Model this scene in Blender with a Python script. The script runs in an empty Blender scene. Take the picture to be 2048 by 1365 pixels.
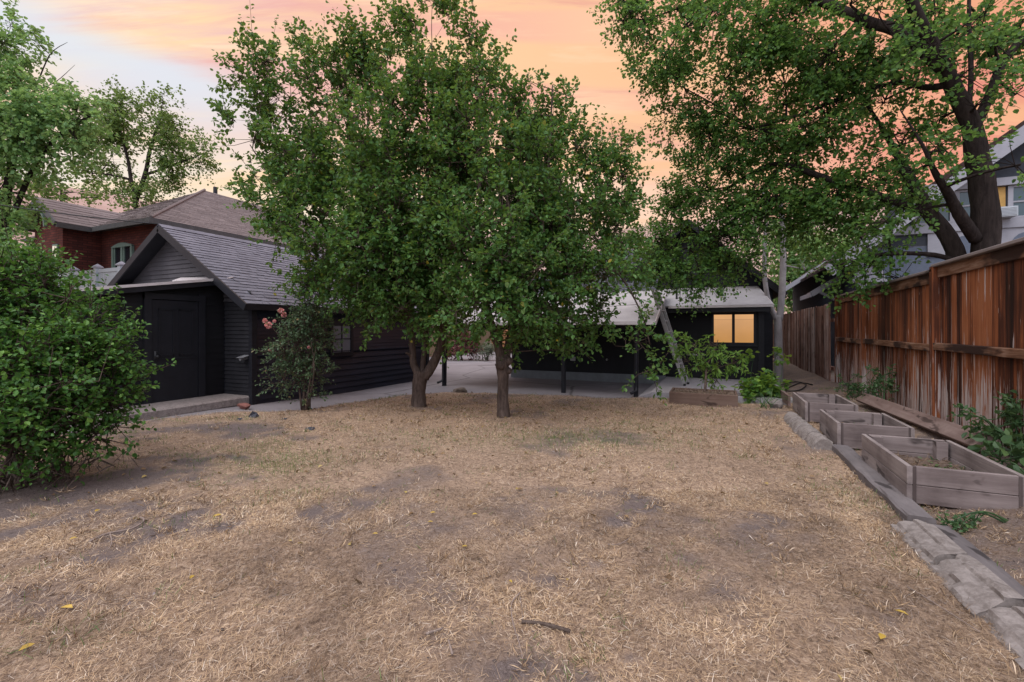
import bpy, math, random
import numpy as np
from mathutils import Vector

SC = bpy.context.scene
COL = SC.collection
rng = np.random.default_rng(11)
random.seed(5)

# ------------------------------------------------------------------ frame
TH = math.radians(24.04)
S_, C_ = math.sin(TH), math.cos(TH)
H = 1.5
F = 910.0
def at(px, py, d):
    """point seen at photo pixel (px,py) and camera depth d"""
    k = (px - 1024) / F
    return np.array((d * (-S_ + k * C_), d * (C_ + k * S_), H + (660 - py) * d / F))

# ------------------------------------------------------------------ objects
ROOT = {}
def tag(o, label=None, cat=None, group=None, kind=None):
    if label: o['label'] = label
    if cat: o['category'] = cat
    if group: o['group'] = group
    if kind: o['kind'] = kind
    return o
def thing(name, label, cat, loc=(0, 0, 0), group=None):
    o = bpy.data.objects.new(name, None)
    COL.objects.link(o)
    o.location = loc
    o.empty_display_size = 0.2
    ROOT[o] = np.array(loc, float)
    return tag(o, label, cat, group)

def raw_mesh(name, V, loops, starts, totals, mats, midx=None, smooth=False, parent=None, attrs=None):
    V = np.asarray(V, np.float64).reshape(-1, 3)
    off = ROOT[parent] if parent is not None else np.zeros(3)
    me = bpy.data.meshes.new(name)
    me.vertices.add(len(V)); me.vertices.foreach_set('co', (V - off).astype(np.float32).ravel())
    me.loops.add(len(loops)); me.loops.foreach_set('vertex_index', np.asarray(loops, np.int32))
    me.polygons.add(len(starts))
    me.polygons.foreach_set('loop_start', np.asarray(starts, np.int32))
    me.polygons.foreach_set('loop_total', np.asarray(totals, np.int32))
    for m in mats: me.materials.append(m)
    if midx is not None: me.polygons.foreach_set('material_index', np.asarray(midx, np.int32))
    me.polygons.foreach_set('use_smooth', np.full(len(starts), bool(smooth)))
    if attrs:
        for an, vals in attrs.items():
            a = me.attributes.new(an, 'FLOAT', 'POINT')
            a.data.foreach_set('value', np.asarray(vals, np.float32))
    me.update(calc_edges=True)
    o = bpy.data.objects.new(name, me)
    COL.objects.link(o)
    if parent is not None:
        o.parent = parent
        ROOT[o] = off
    else:
        ROOT[o] = np.zeros(3)
    return o

class MB:
    def __init__(s): s.v = []; s.f = []; s.m = []
    def add(s, vs, fs, mi=0):
        b = len(s.v)
        s.v.extend([tuple(map(float, p)) for p in vs])
        for f in fs:
            s.f.append([b + i for i in f]); s.m.append(mi)
    def quad(s, a, b, c, d, mi=0): s.add([a, b, c, d], [(0, 1, 2, 3)], mi)
    def poly(s, pts, mi=0): s.add(pts, [tuple(range(len(pts)))], mi)
    def hexa(s, p, mi=0):
        s.add(p, [(0, 3, 2, 1), (4, 5, 6, 7), (0, 1, 5, 4), (1, 2, 6, 5), (2, 3, 7, 6), (3, 0, 4, 7)], mi)
    def box(s, x0, y0, z0, x1, y1, z1, mi=0):
        s.hexa([(x0, y0, z0), (x1, y0, z0), (x1, y1, z0), (x0, y1, z0), (x0, y0, z1), (x1, y0, z1), (x1, y1, z1), (x0, y1, z1)], mi)
    def bar(s, a, b, w, h, mi=0, up=(0, 0, 1), bev=0.0):
        """board from a to b, w across, h along up"""
        a = np.array(a, float); b = np.array(b, float); t = b - a; t /= np.linalg.norm(t)
        u = np.array(up, float); r = np.cross(t, u); r /= np.linalg.norm(r); u = np.cross(r, t)
        r = r * w / 2; u = u * h / 2
        if bev <= 0:
            s.hexa([a - r - u, a + r - u, a + r + u, a - r + u, b - r - u, b + r - u, b + r + u, b - r + u], mi)
        else:
            k = bev
            def ring(p, sc):
                rr = r / np.linalg.norm(r); uu = u / np.linalg.norm(u)
                R = r * 1.0; U = u * 1.0
                rb = R - rr * k; ub = U - uu * k
                return [p + x for x in (-rb - U, rb - U, R - ub, R + ub, rb + U, -rb + U, -R + ub, -R - ub)]
            vs = ring(a, 1) + ring(b, 1)
            fs = [tuple(reversed(range(8))), tuple(range(8, 16))] + [(i, (i + 1) % 8, 8 + (i + 1) % 8, 8 + i) for i in range(8)]
            s.add(vs, fs, mi)
    def tube(s, pts, rad, n=8, mi=0, cap=True, wob=0.0):
        pts = [np.array(p, float) for p in pts]
        if not hasattr(rad, '__len__'): rad = [rad] * len(pts)
        base = len(s.v); ref = None
        for i, p in enumerate(pts):
            t = pts[min(i + 1, len(pts) - 1)] - pts[max(i - 1, 0)]
            L = np.linalg.norm(t); t = t / (L if L > 1e-9 else 1)
            if ref is None:
                ref = np.array((1, 0, 0)) if abs(t[0]) < .8 else np.array((0, 1, 0))
            a = ref - t * np.dot(ref, t); a /= max(np.linalg.norm(a), 1e-9); b = np.cross(t, a); ref = a
            for j in range(n):
                ang = 2 * math.pi * j / n
                w = 1 + (wob * (math.sin(3 * ang + i * .7) * .6 + random.uniform(-.7, .7)) if wob else 0)
                s.v.append(tuple(p + (a * math.cos(ang) + b * math.sin(ang)) * rad[i] * w))
        for i in range(len(pts) - 1):
            for j in range(n):
                s.f.append([base + i * n + j, base + i * n + (j + 1) % n, base + (i + 1) * n + (j + 1) % n, base + (i + 1) * n + j]); s.m.append(mi)
        if cap:
            s.f.append([base + j for j in reversed(range(n))]); s.m.append(mi)
            e = base + (len(pts) - 1) * n
            s.f.append([e + j for j in range(n)]); s.m.append(mi)
    def slab(s, q, th, mi=0):
        q = [np.array(p, float) for p in q]
        n = np.cross(q[1] - q[0], q[2] - q[0]); n /= np.linalg.norm(n)
        if n[2] < 0: q = q[::-1]; n = -n
        lo = [p - n * th for p in q]
        k = len(q)
        s.add(lo + q, [tuple(reversed(range(k))), tuple(range(k, 2 * k))] + [(i, (i + 1) % k, k + (i + 1) % k, k + i) for i in range(k)], mi)
    def build(s, name, mats, parent=None, smooth=False):
        if not isinstance(mats, (list, tuple)): mats = [mats]
        tot = np.array([len(f) for f in s.f], np.int32)
        st = np.concatenate(([0], np.cumsum(tot)[:-1])) if len(tot) else tot
        lp = np.array([i for f in s.f for i in f], np.int32)
        return raw_mesh(name, np.array(s.v), lp, st, tot, mats, s.m, smooth, parent)

def struct(o): return tag(o, kind='structure')

# ------------------------------------------------------------------ numpy noise
_tab = np.random.default_rng(3).random((256, 256))
def vnoise(x, y):
    xi = np.floor(x).astype(int); yi = np.floor(y).astype(int)
    fx = x - xi; fy = y - yi; fx = fx * fx * (3 - 2 * fx); fy = fy * fy * (3 - 2 * fy)
    g = lambda a, b: _tab[a % 256, b % 256]
    return (g(xi, yi) * (1 - fx) + g(xi + 1, yi) * fx) * (1 - fy) + (g(xi, yi + 1) * (1 - fx) + g(xi + 1, yi + 1) * fx) * fy
def fbm(x, y, o=4):
    t = 0; a = .5; n = 0
    for i in range(o):
        t = t + a * vnoise(x * 2 ** i + 17.3 * i, y * 2 ** i + 9.1 * i); n += a; a *= .5
    return t / n
def sstep(a, b, x):
    t = np.clip((x - a) / (b - a), 0, 1); return t * t * (3 - 2 * t)

# ------------------------------------------------------------------ materials
class NT:
    def __init__(s, name):
        s.m = bpy.data.materials.new(name); s.m.use_nodes = True
        s.t = s.m.node_tree; s.t.nodes.clear(); s.out = s.n('ShaderNodeOutputMaterial')
    def n(s, ty, **kw):
        nd = s.t.nodes.new(ty)
        for k, v in kw.items(): setattr(nd, k, v)
        return nd
    def l(s, a, b): s.t.links.new(a, b)
    def setin(s, nd, key, v):
        if hasattr(v, 'is_linked') or isinstance(v, bpy.types.NodeSocket): s.l(v, nd.inputs[key])
        else: nd.inputs[key].default_value = v
    def coord(s, kind='Object', scale=(1, 1, 1)):
        tc = s.n('ShaderNodeTexCoord'); mp = s.n('ShaderNodeMapping')
        s.l(tc.outputs[kind], mp.inputs['Vector']); mp.inputs['Scale'].default_value = scale
        return mp.outputs['Vector']
    def noise(s, vec, scale, detail=4, rough=.55, dist=0):
        nd = s.n('ShaderNodeTexNoise'); s.l(vec, nd.inputs['Vector'])
        nd.inputs['Scale'].default_value = scale; nd.inputs['Detail'].default_value = detail
        nd.inputs['Roughness'].default_value = rough; nd.inputs['Distortion'].default_value = dist
        return nd.outputs['Fac']
    def ramp(s, fac, stops, interp='LINEAR'):
        nd = s.n('ShaderNodeValToRGB'); cr = nd.color_ramp; cr.interpolation = interp
        while len(cr.elements) < len(stops): cr.elements.new(.5)
        for e, (p, c) in zip(cr.elements, stops):
            e.position = p; e.color = (c[0], c[1], c[2], 1) if hasattr(c, '__len__') else (c, c, c, 1)
        s.l(fac, nd.inputs['Fac']); return nd.outputs['Color']
    def mix(s, fac, a, b, mode='MIX'):
        nd = s.n('ShaderNodeMix', data_type='RGBA', blend_type=mode)
        s.setin(nd, 0, fac)
        for i, v in ((6, a), (7, b)):
            if isinstance(v, bpy.types.NodeSocket): s.l(v, nd.inputs[i])
            else: nd.inputs[i].default_value = (v[0], v[1], v[2], 1)
        return nd.outputs[2]
    def math(s, op, a, b=None, clamp=False):
        nd = s.n('ShaderNodeMath', operation=op, use_clamp=clamp)
        s.setin(nd, 0, a)
        if b is not None: s.setin(nd, 1, b)
        return nd.outputs[0]
    def island(s):
        return s.n('ShaderNodeNewGeometry').outputs['Random Per Island']
    def bump(s, h, st=.3, dist=.01):
        nd = s.n('ShaderNodeBump'); s.l(h, nd.inputs['Height'])
        nd.inputs['Strength'].default_value = st; nd.inputs['Distance'].default_value = dist
        return nd.outputs['Normal']
    def princ(s, col, rough=.7, spec=.3, normal=None, metal=0):
        p = s.n('ShaderNodeBsdfPrincipled')
        if isinstance(col, bpy.types.NodeSocket): s.l(col, p.inputs['Base Color'])
        else: p.inputs['Base Color'].default_value = (*col, 1)
        s.setin(p, 'Roughness', rough)
        p.inputs['Specular IOR Level'].default_value = spec
        p.inputs['Metallic'].default_value = metal
        if normal is not None: s.l(normal, p.inputs['Normal'])
        s.l(p.outputs[0], s.out.inputs[0]); return p

def plain(name, c, rough=.6, spec=.3, var=.25, nscale=6, metal=0, scale=(1, 1, 1), bumpst=.15):
    t = NT(name); v = t.coord(scale=scale)
    n = t.noise(v, nscale, 6, .65)
    col = t.ramp(n, [(.25, [x * (1 - var) for x in c]), (.75, [x * (1 + var) for x in c])])
    fine = t.noise(v, nscale * 12, 4)
    t.princ(col, rough, spec, t.bump(fine, bumpst, .004), metal)
    return t.m

def leafmat(name, stops, trans=.35, tcol=(.25, .34, .04), rough=.5, spec=.35):
    t = NT(name); r = t.island()
    col = t.ramp(r, stops)
    p = t.princ(col, rough, spec)
    tr = t.n('ShaderNodeBsdfTranslucent')
    tc = t.mix(.5, col, tcol); t.l(tc, tr.inputs['Color'])
    mx = t.n('ShaderNodeMixShader'); mx.inputs[0].default_value = trans
    t.l(p.outputs[0], mx.inputs[1]); t.l(tr.outputs[0], mx.inputs[2]); t.l(mx.outputs[0], t.out.inputs[0])
    return t.m

def barkmat(name, dark, light, sc=14, stretch=.22, bst=.8):
    t = NT(name); v = t.coord(scale=(1, 1, stretch))
    n = t.noise(v, sc, 8, .7, .6); n2 = t.noise(t.coord(), 3, 4)
    f = t.math('ADD', t.math('MULTIPLY', n, .7), t.math('MULTIPLY', n2, .3))
    col = t.ramp(f, [(.3, dark), (.55, [(a + b) / 2 for a, b in zip(dark, light)]), (.72, light)])
    t.princ(col, .9, .1, t.bump(n, bst, .03)); return t.m

def woodmat(name, stops, axis=0, sc=9, isl=.35, rough=.85, bst=.35):
    t = NT(name)
    scl = [1.0, 1.0, 1.0]; scl[axis] = .07
    v = t.coord(scale=tuple(scl))
    n = t.noise(v, sc, 8, .65, .8); n2 = t.noise(t.coord(), 2.2, 5)
    f = t.math('ADD', t.math('MULTIPLY', n, .6), t.math('MULTIPLY', n2, .4))
    f = t.math('ADD', f, t.math('MULTIPLY', t.math('SUBTRACT', t.island(), .5), isl))
    col = t.ramp(f, stops)
    kn = t.noise(t.coord(scale=tuple(1.0 if q == 1.0 else .35 for q in scl)), 7.5, 3, .5, .4)
    col = t.mix(t.ramp(kn, [(.61, 0.0), (.67, .75)]), col, [x * .35 for x in stops[0][1]])
    dk = t.noise(t.coord(), 1.7, 5, .7)
    col = t.mix(t.ramp(dk, [(.3, .5), (.48, 0.0)]), col, stops[0][1])
    g = t.noise(v, sc * 5, 5, .7)
    t.princ(col, rough, .15, t.bump(g, bst, .006)); return t.m

M = {}
M['black'] = plain('black_paint', (.007, .0065, .0085), .6, .3, .35, 3, scale=(1, 1, .5))
M['black_side'] = plain('worn_black_paint', (.012, .0155, .027), .5, .35, .4, 2.5, scale=(1, .4, 1))
M['charcoal'] = plain('weathered_charcoal_paint', (.062, .058, .064), .7, .2, .3, 3)
M['trim_black'] = plain('black_trim_paint', (.012, .012, .016), .5, .3, .3, 4)
M['drip'] = plain('pale_drip_edge', (.55, .5, .5), .5, .4, .15, 5)
M['white_trim'] = plain('white_trim_paint', (.28, .28, .32), .6, .3, .12, 4)
M['pale_blue'] = plain('pale_blue_stucco', (.11, .13, .175), .85, .2, .14, 9, bumpst=.5)
M['slate_blue'] = plain('slate_blue_shingle_paint', (.045, .05, .062), .8, .2, .2, 7, bumpst=.4)
M['concrete_edge'] = plain('concrete_footing', (.19, .2, .21), .9, .2, .2, 4, bumpst=.4)
M['vinyl'] = plain('grey_vinyl', (.36, .39, .43), .45, .4, .1, 3)
M['metal_light'] = plain('aluminium', (.36, .35, .35), .5, .5, .15, 9, metal=.25)
M['green_frame'] = plain('sage_green_paint', (.13, .18, .155), .55, .3, .12, 5)
M['cable'] = plain('black_rubber_cable', (.012, .012, .013), .6, .3, .2, 4)
M['iron'] = plain('dark_iron', (.02, .02, .022), .5, .4, .2, 8)
M['rock'] = plain('brown_rock', (.16, .125, .1), .9, .2, .4, 7, bumpst=.9)
M['slate'] = plain('dark_slate_chip', (.045, .047, .06), .7, .3, .3, 8)
M['redbrick_piece'] = plain('worn_red_brick', (.2, .085, .07), .9, .2, .3, 8, bumpst=.6)
M['soil'] = plain('dry_garden_soil', (.13, .095, .075), .95, .1, .45, 9, bumpst=1)
M['rose'] = leafmat('rose_petal', [(0, (.6, .2, .2)), (.5, (.74, .36, .34)), (1, (.82, .55, .5))], .25, (.8, .3, .25))
M['twig'] = plain('dry_twig', (.23, .18, .155), .9, .1, .3, 12)
M['stick'] = barkmat('dark_stick_bark', (.05, .036, .03), (.19, .145, .12), 30)

def porchroofmat():
    t = NT('pale_rolled_roofing'); v = t.coord()
    n = t.noise(v, 1.3, 6, .7); n2 = t.noise(v, 60, 3, .7)
    c = t.ramp(n, [(.3, (.2, .185, .19)), (.5, (.32, .3, .31)), (.72, (.43, .4, .4))])
    c = t.mix(.35, c, t.ramp(n2, [(.3, (.3, .28, .28)), (.7, (.56, .54, .54))]))
    t.princ(c, .85, .25, t.bump(n2, .3, .004)); return t.m
M['rolled'] = porchroofmat()

def shinglemat(name, stops):
    t = NT(name); v = t.coord()
    f = t.math('ADD', t.math('MULTIPLY', t.island(), .36), t.math('ADD', t.math('MULTIPLY', t.noise(v, 1.6, 5), .5), .07))
    c = t.ramp(f, stops); g = t.noise(v, 150, 3, .7)
    c = t.mix(.25, c, t.ramp(g, [(.3, (.02, .02, .025)), (.7, [x * 1.6 for x in stops[-1][1]])]))
    t.princ(c, .9, .25, t.bump(g, .4, .004)); return t.m
M['shingle_grey'] = shinglemat('grey_asphalt_shingle', [(.15, (.1, .098, .117)), (.5, (.15, .147, .178)), (.85, (.21, .205, .24))])
M['shingle_dark'] = shinglemat('slate_grey_shingle', [(.15, (.05, .052, .065)), (.5, (.08, .082, .1)), (.85, (.12, .12, .14))])
M['shingle_brown'] = shinglemat('brown_grey_shingle', [(.15, (.1, .083, .082)), (.5, (.16, .13, .128)), (.85, (.23, .19, .185))])

def brickmat():
    t = NT('red_brick_wall')
    tc = t.n('ShaderNodeTexCoord'); sp = t.n('ShaderNodeSeparateXYZ'); t.l(tc.outputs['Object'], sp.inputs[0])
    cb = t.n('ShaderNodeCombineXYZ')
    t.l(t.math('ADD', sp.outputs[0], sp.outputs[1]), cb.inputs[0]); t.l(sp.outputs[2], cb.inputs[1])
    b = t.n('ShaderNodeTexBrick'); t.l(cb.outputs[0], b.inputs['Vector'])
    b.inputs['Scale'].default_value = 1; b.inputs['Brick Width'].default_value = .3; b.inputs['Row Height'].default_value = .095
    b.inputs['Mortar Size'].default_value = .012
    b.inputs['Color1'].default_value = (.15, .045, .036, 1); b.inputs['Color2'].default_value = (.085, .028, .025, 1); b.inputs['Mortar'].default_value = (.05, .028, .026, 1)
    n = t.noise(t.coord(), 1.2, 6)
    c = t.mix(.6, b.outputs['Color'], t.ramp(n, [(.3, (.45, .45, .45)), (.7, (1.2, 1.1, 1.1))]), 'MULTIPLY')
    t.princ(c, .9, .15, t.bump(b.outputs['Fac'], -.4, .008)); return t.m
M['brick'] = brickmat()

def concretemat(name, lo, hi, cracks=True, stain=False):
    t = NT(name); v = t.coord()
    n = t.noise(v, .8, 7, .65); g = t.noise(v, 45, 5, .7)
    c = t.ramp(n, [(.3, lo), (.7, hi)])
    c = t.mix(.25, c, t.ramp(g, [(.3, [x * .6 for x in lo]), (.7, [x * 1.3 for x in hi])]))
    if stain: c = t.mix(t.ramp(t.noise(v, 16, 7, .75), [(.4, .55), (.56, 0.0)]), c, (.1, .082, .072))
    if cracks:
        vo = t.n('ShaderNodeTexVoronoi', feature='DISTANCE_TO_EDGE')
        wv = t.n('ShaderNodeMix', data_type='VECTOR'); wv.inputs[0].default_value = .12
        t.l(v, wv.inputs[4])
        nn = t.n('ShaderNodeTexNoise'); t.l(v, nn.inputs['Vector']); nn.inputs['Scale'].default_value = 1.4; t.l(nn.outputs['Color'], wv.inputs[5])
        t.l(wv.outputs[1], vo.inputs['Vector']); vo.inputs['Scale'].default_value = .22
        cr = t.ramp(vo.outputs['Distance'], [(0, .8), (.003, .6), (.007, 0.0)])
        c = t.mix(cr, c, (.05, .045, .045))
    t.princ(c, .85, .25, t.bump(g, .35, .006)); return t.m
M['concrete'] = concretemat('driveway_concrete', (.16, .145, .155), (.25, .23, .24))
M['patio'] = concretemat('patio_concrete', (.24, .225, .24), (.33, .31, .32), False)
M['old_slab'] = concretemat('pebbly_slab_concrete', (.2, .165, .155), (.32, .28, .265), False, True)
M['curb'] = concretemat('weathered_curb_concrete', (.17, .15, .14), (.29, .255, .24), False, True)

def fencemat():
    t = NT('stained_red_brown_boards')
    v = t.coord(scale=(9, 9, .35)); tc = t.n('ShaderNodeTexCoord'); sp = t.n('ShaderNodeSeparateXYZ'); t.l(tc.outputs['Object'], sp.inputs[0])
    z = sp.outputs[2]
    n = t.noise(v, 1.6, 7, .65, .6); isl = t.island()
    f = t.math('ADD', t.math('MULTIPLY', n, .8), t.math('MULTIPLY', isl, .26))
    big = t.noise(t.coord(scale=(1, 1, .5)), 1.4, 4, .6); f = t.math('ADD', f, t.math('MULTIPLY', t.math('SUBTRACT', big, .5), .45))
    c = t.ramp(f, [(.34, (.02, .009, .007)), (.48, (.09, .029, .015)), (.61, (.245, .08, .032)), (.8, (.37, .15, .07))])
    # bleached streaks, thicker near the foot of the boards
    st = t.noise(t.coord(scale=(26, 26, .9)), 1.5, 5, .6, .3)
    lowz = t.n('ShaderNodeMapRange'); t.l(z, lowz.inputs[0])
    lowz.inputs[1].default_value = .25; lowz.inputs[2].default_value = 1.35; lowz.inputs[3].default_value = .15; lowz.inputs[4].default_value = .0
    s2 = t.math('ADD', st, lowz.outputs[0])
    s2 = t.math('ADD', s2, t.math('MULTIPLY', t.math('SUBTRACT', isl, .5), .1))
    mask = t.ramp(s2, [(.645, 0.0), (.67, .9), (1, .95)])
    c = t.mix(mask, c, (.46, .4, .38))
    # scattered pale nicks
    nk = t.noise(t.coord(scale=(30, 30, 5)), 1.1, 2, .5)
    c = t.mix(t.ramp(nk, [(.73, 0.0), (.76, .7)]), c, (.42, .37, .34))
    # dark lower fringe
    t.princ(c, .75, .2, t.bump(n, .35, .01)); return t.m
M['fence'] = fencemat()
def railmat():
    t = NT('weathered_fence_rail'); v = t.coord(scale=(1, 1, 1))
    n = t.noise(t.coord(scale=(8, .9, 8)), 2.2, 7, .65, .8); b = t.noise(t.coord(scale=(1, 1.1, 2.5)), 1.6, 3, .5)
    c = t.ramp(n, [(.3, (.07, .032, .02)), (.5, (.17, .085, .05)), (.7, (.3, .2, .15))])
    c = t.mix(t.ramp(b, [(.5, 0.0), (.58, .92)]), c, (.022, .012, .011))
    t.princ(c, .8, .2, t.bump(n, .4, .008)); return t.m
M['rail'] = railmat()
M['weathered'] = woodmat('weathered_grey_brown_boards', [(.25, (.06, .034, .028)), (.42, (.19, .1, .075)), (.58, (.29, .185, .15)), (.75, (.42, .34, .31))], 2, 9, .4)
M['capwood'] = woodmat('grey_cap_board', [(.25, (.13, .105, .1)), (.5, (.2, .17, .165)), (.75, (.29, .255, .25))], 1, 10, .3)
M['bedx'] = woodmat('grey_bed_board_cross', [(.34, (.09, .07, .068)), (.5, (.185, .15, .146)), (.68, (.29, .245, .238))], 0, 10, .2)
M['bedy'] = woodmat('grey_bed_board_long', [(.34, (.11, .088, .086)), (.5, (.215, .18, .175)), (.68, (.33, .285, .275))], 1, 10, .2)
M['bedpost'] = woodmat('dark_bed_corner', [(.25, (.04, .03, .03)), (.5, (.085, .066, .064)), (.8, (.15, .125, .12))], 2, 10, .3)
M['planter'] = woodmat('brown_planter_board', [(.25, (.07, .042, .032)), (.5, (.13, .085, .066)), (.78, (.2, .145, .12))], 0, 10, .2)
M['beam'] = woodmat('red_brown_plank', [(.3, (.09, .06, .052)), (.5, (.175, .122, .108)), (.7, (.27, .205, .185))], 1, 9, .1)
M['timber'] = woodmat('grey_edging_timber', [(.25, (.075, .064, .064)), (.5, (.135, .12, .122)), (.78, (.22, .195, .195))], 1, 10, .2)
M['farfence'] = woodmat('orange_far_fence', [(.25, (.2, .08, .04)), (.5, (.34, .16, .08)), (.78, (.42, .25, .14))], 2, 6, .3)

M['bark'] = barkmat('rough_brown_bark', (.022, .015, .013), (.2, .145, .12), 26, .2, 1)
M['bark_dark'] = barkmat('dark_furrowed_bark', (.006, .0045, .0045), (.06, .046, .042), 17, .16, 1)
M['bark_pale'] = barkmat('smooth_pale_bark', (.2, .18, .185), (.4, .375, .38), 6, .5, .25)
M['leaf_mid'] = leafmat('plum_leaf', [(0, (.026, .08, .02)), (.35, (.062, .16, .038)), (.7, (.1, .225, .056)), (.992, (.115, .185, .048)), (.9995, (.42, .3, .03))], .42)
M['leaf_big'] = leafmat('maple_leaf', [(0, (.036, .1, .026)), (.4, (.07, .175, .042)), (.75, (.115, .24, .058)), (.97, (.18, .3, .075)), (1, (.26, .3, .08))], .55, (.22, .36, .06))
M['leaf_bright'] = leafmat('bright_maple_leaf', [(0, (.1, .22, .08)), (.4, (.17, .33, .12)), (.8, (.23, .4, .15)), (1, (.32, .46, .18))], .5, (.3, .42, .08))
M['leaf_olive'] = leafmat('olive_leaf', [(0, (.06, .12, .035)), (.5, (.1, .18, .05)), (1, (.16, .25, .075))], .5, (.28, .38, .08))
M['leaf_bush'] = leafmat('bush_leaf', [(0, (.025, .078, .016)), (.4, (.046, .13, .024)), (.8, (.08, .195, .036)), (1, (.17, .32, .06))], .3, (.2, .36, .04))
M['leaf_rose'] = leafmat('rose_leaf', [(0, (.04, .08, .038)), (.5, (.07, .125, .058)), (.95, (.11, .165, .08)), (1, (.2, .14, .06))], .25, (.15, .2, .06))
M['leaf_peach'] = leafmat('peach_leaf', [(0, (.07, .16, .03)), (.5, (.13, .25, .045)), (1, (.22, .36, .07))], .4, (.28, .4, .05))
M['leaf_vine'] = leafmat('vine_leaf', [(0, (.05, .13, .035)), (.5, (.1, .22, .04)), (1, (.22, .36, .05))], .4, (.35, .45, .05))
M['leaf_weed'] = leafmat('weed_leaf', [(0, (.04, .09, .04)), (.6, (.07, .14, .055)), (1, (.11, .18, .06))], .3, (.15, .25, .06))
M['leaf_purple'] = leafmat('purple_barberry_leaf', [(0, (.07, .03, .032)), (.5, (.14, .05, .05)), (1, (.24, .09, .08))], .25, (.25, .08, .06))
M['leaf_sage'] = leafmat('sage_leaf', [(0, (.1, .13, .09)), (.5, (.16, .19, .13)), (1, (.24, .27, .19))], .25, (.2, .24, .12))
M['leaf_yellow'] = plain('yellow_leaf', (.4, .27, .05), .6, .3, .3, 20)

def strawmat():
    t = NT('straw_blades'); r = t.island()
    c = t.ramp(r, [(0, (.1, .068, .05)), (.2, (.24, .165, .105)), (.45, (.39, .275, .17)), (.72, (.48, .36, .235)), (.9, (.57, .46, .35)), (1, (.66, .6, .52))])
    tn = t.n('ShaderNodeAttribute', attribute_name='tone').outputs['Fac']
    c = t.mix(1.0, c, t.ramp(tn, [(.1, (.5, .48, .51)), (.5, (.96, .92, .89)), (.9, (1.27, 1.22, 1.14))]), 'MULTIPLY')
    t.princ(c, .8, .2); return t.m
M['straw'] = strawmat()
M['greenblade'] = leafmat('green_grass_blade', [(0, (.045, .09, .025)), (.5, (.08, .145, .035)), (1, (.15, .21, .055))], .3)

def lawnmat():
    t = NT('dry_lawn'); v = t.coord()
    at_ = t.n('ShaderNodeAttribute', attribute_name='soil').outputs['Fac']
    gr = t.n('ShaderNodeAttribute', attribute_name='green').outputs['Fac']
    n = t.noise(t.coord(scale=(1, 1, 1)), 28, 8, .75, 1.2); n2 = t.noise(v, 2.0, 6, .6)
    straw = t.ramp(n, [(.3, (.08, .058, .05)), (.43, (.22, .158, .118)), (.56, (.41, .3, .215)), (.72, (.57, .46, .36))])
    straw = t.mix(.5, straw, t.ramp(n2, [(.3, (.62, .56, .52)), (.7, (1.1, 1.05, 1.0))]), 'MULTIPLY')
    soil = t.ramp(n, [(.3, (.065, .05, .048)), (.55, (.14, .112, .108)), (.8, (.26, .215, .2))])
    crumb = t.noise(v, 160, 4, .8); soil = t.mix(.55, soil, t.ramp(crumb, [(.35, (.04, .031, .03)), (.5, (.125, .1, .096)), (.66, (.3, .255, .24))]))
    f = t.math('ADD', at_, t.math('MULTIPLY', t.math('SUBTRACT', n, .5), 1.1), True)
    c = t.mix(t.ramp(f, [(.25, 0.0), (.8, .92)]), straw, soil)
    gf = t.math('MULTIPLY', gr, t.ramp(t.noise(v, 40, 4), [(.45, 0.0), (.65, .55)]))
    c = t.mix(gf, c, (.1, .12, .035))
    t.princ(c, .95, .1, t.bump(n, .8, .02)); return t.m
M['lawn'] = lawnmat()
M['farground'] = plain('far_dry_ground', (.2, .15, .1), .95, .1, .3, .2)
def hillmat():
    t = NT('dry_pink_lit_hillside'); v = t.coord()
    n = t.noise(v, .006, 8, .65)
    c = t.ramp(n, [(.3, (.26, .175, .15)), (.55, (.36, .25, .215)), (.75, (.44, .32, .28))])  # pink of haze and evening glow is mixed into the dry brown
    t.princ(c, 1, .0); return t.m
M['hill'] = hillmat()

def glass(name, c, rough=.08):
    t = NT(name); t.princ(c, rough, .6); return t.m
M['glass_dark'] = glass('dark_window_glass', (.012, .015, .02))
M['glass_teal'] = glass('teal_window_glass', (.03, .06, .075), .15)
M['glass_grey'] = glass('dusty_window_glass', (.16, .17, .2), .3)
def lit(name, col, st):
    t = NT(name); v = t.coord()
    n = t.noise(v, 1.1, 3)
    c = t.ramp(n, [(.3, [x * .8 for x in col]), (.7, col)])
    tcw = t.n('ShaderNodeTexCoord'); spw = t.n('ShaderNodeSeparateXYZ'); t.l(tcw.outputs['Object'], spw.inputs[0])
    c = t.mix(1.0, c, t.ramp(t.math('DIVIDE', spw.outputs[2], 3.0), [(.4, (.9, .9, .9)), (.592, (1, 1, 1)), (.597, (.72, .7, .68)), (.602, (1.1, 1.12, 1.2))]), 'MULTIPLY')
    e = t.n('ShaderNodeEmission'); t.l(c, e.inputs[0]); e.inputs[1].default_value = st
    g = t.n('ShaderNodeBsdfGlossy'); g.inputs['Roughness'].default_value = .1; g.inputs['Color'].default_value = (.05, .05, .05, 1)
    a = t.n('ShaderNodeAddShader'); t.l(e.outputs[0], a.inputs[0]); t.l(g.outputs[0], a.inputs[1]); t.l(a.outputs[0], t.out.inputs[0]); return t.m
M['lit'] = lit('lit_window_blind', (.7, .335, .095), .84)
M['lit_small'] = lit('lit_far_window', (.9, .8, .6), .8)

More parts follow.
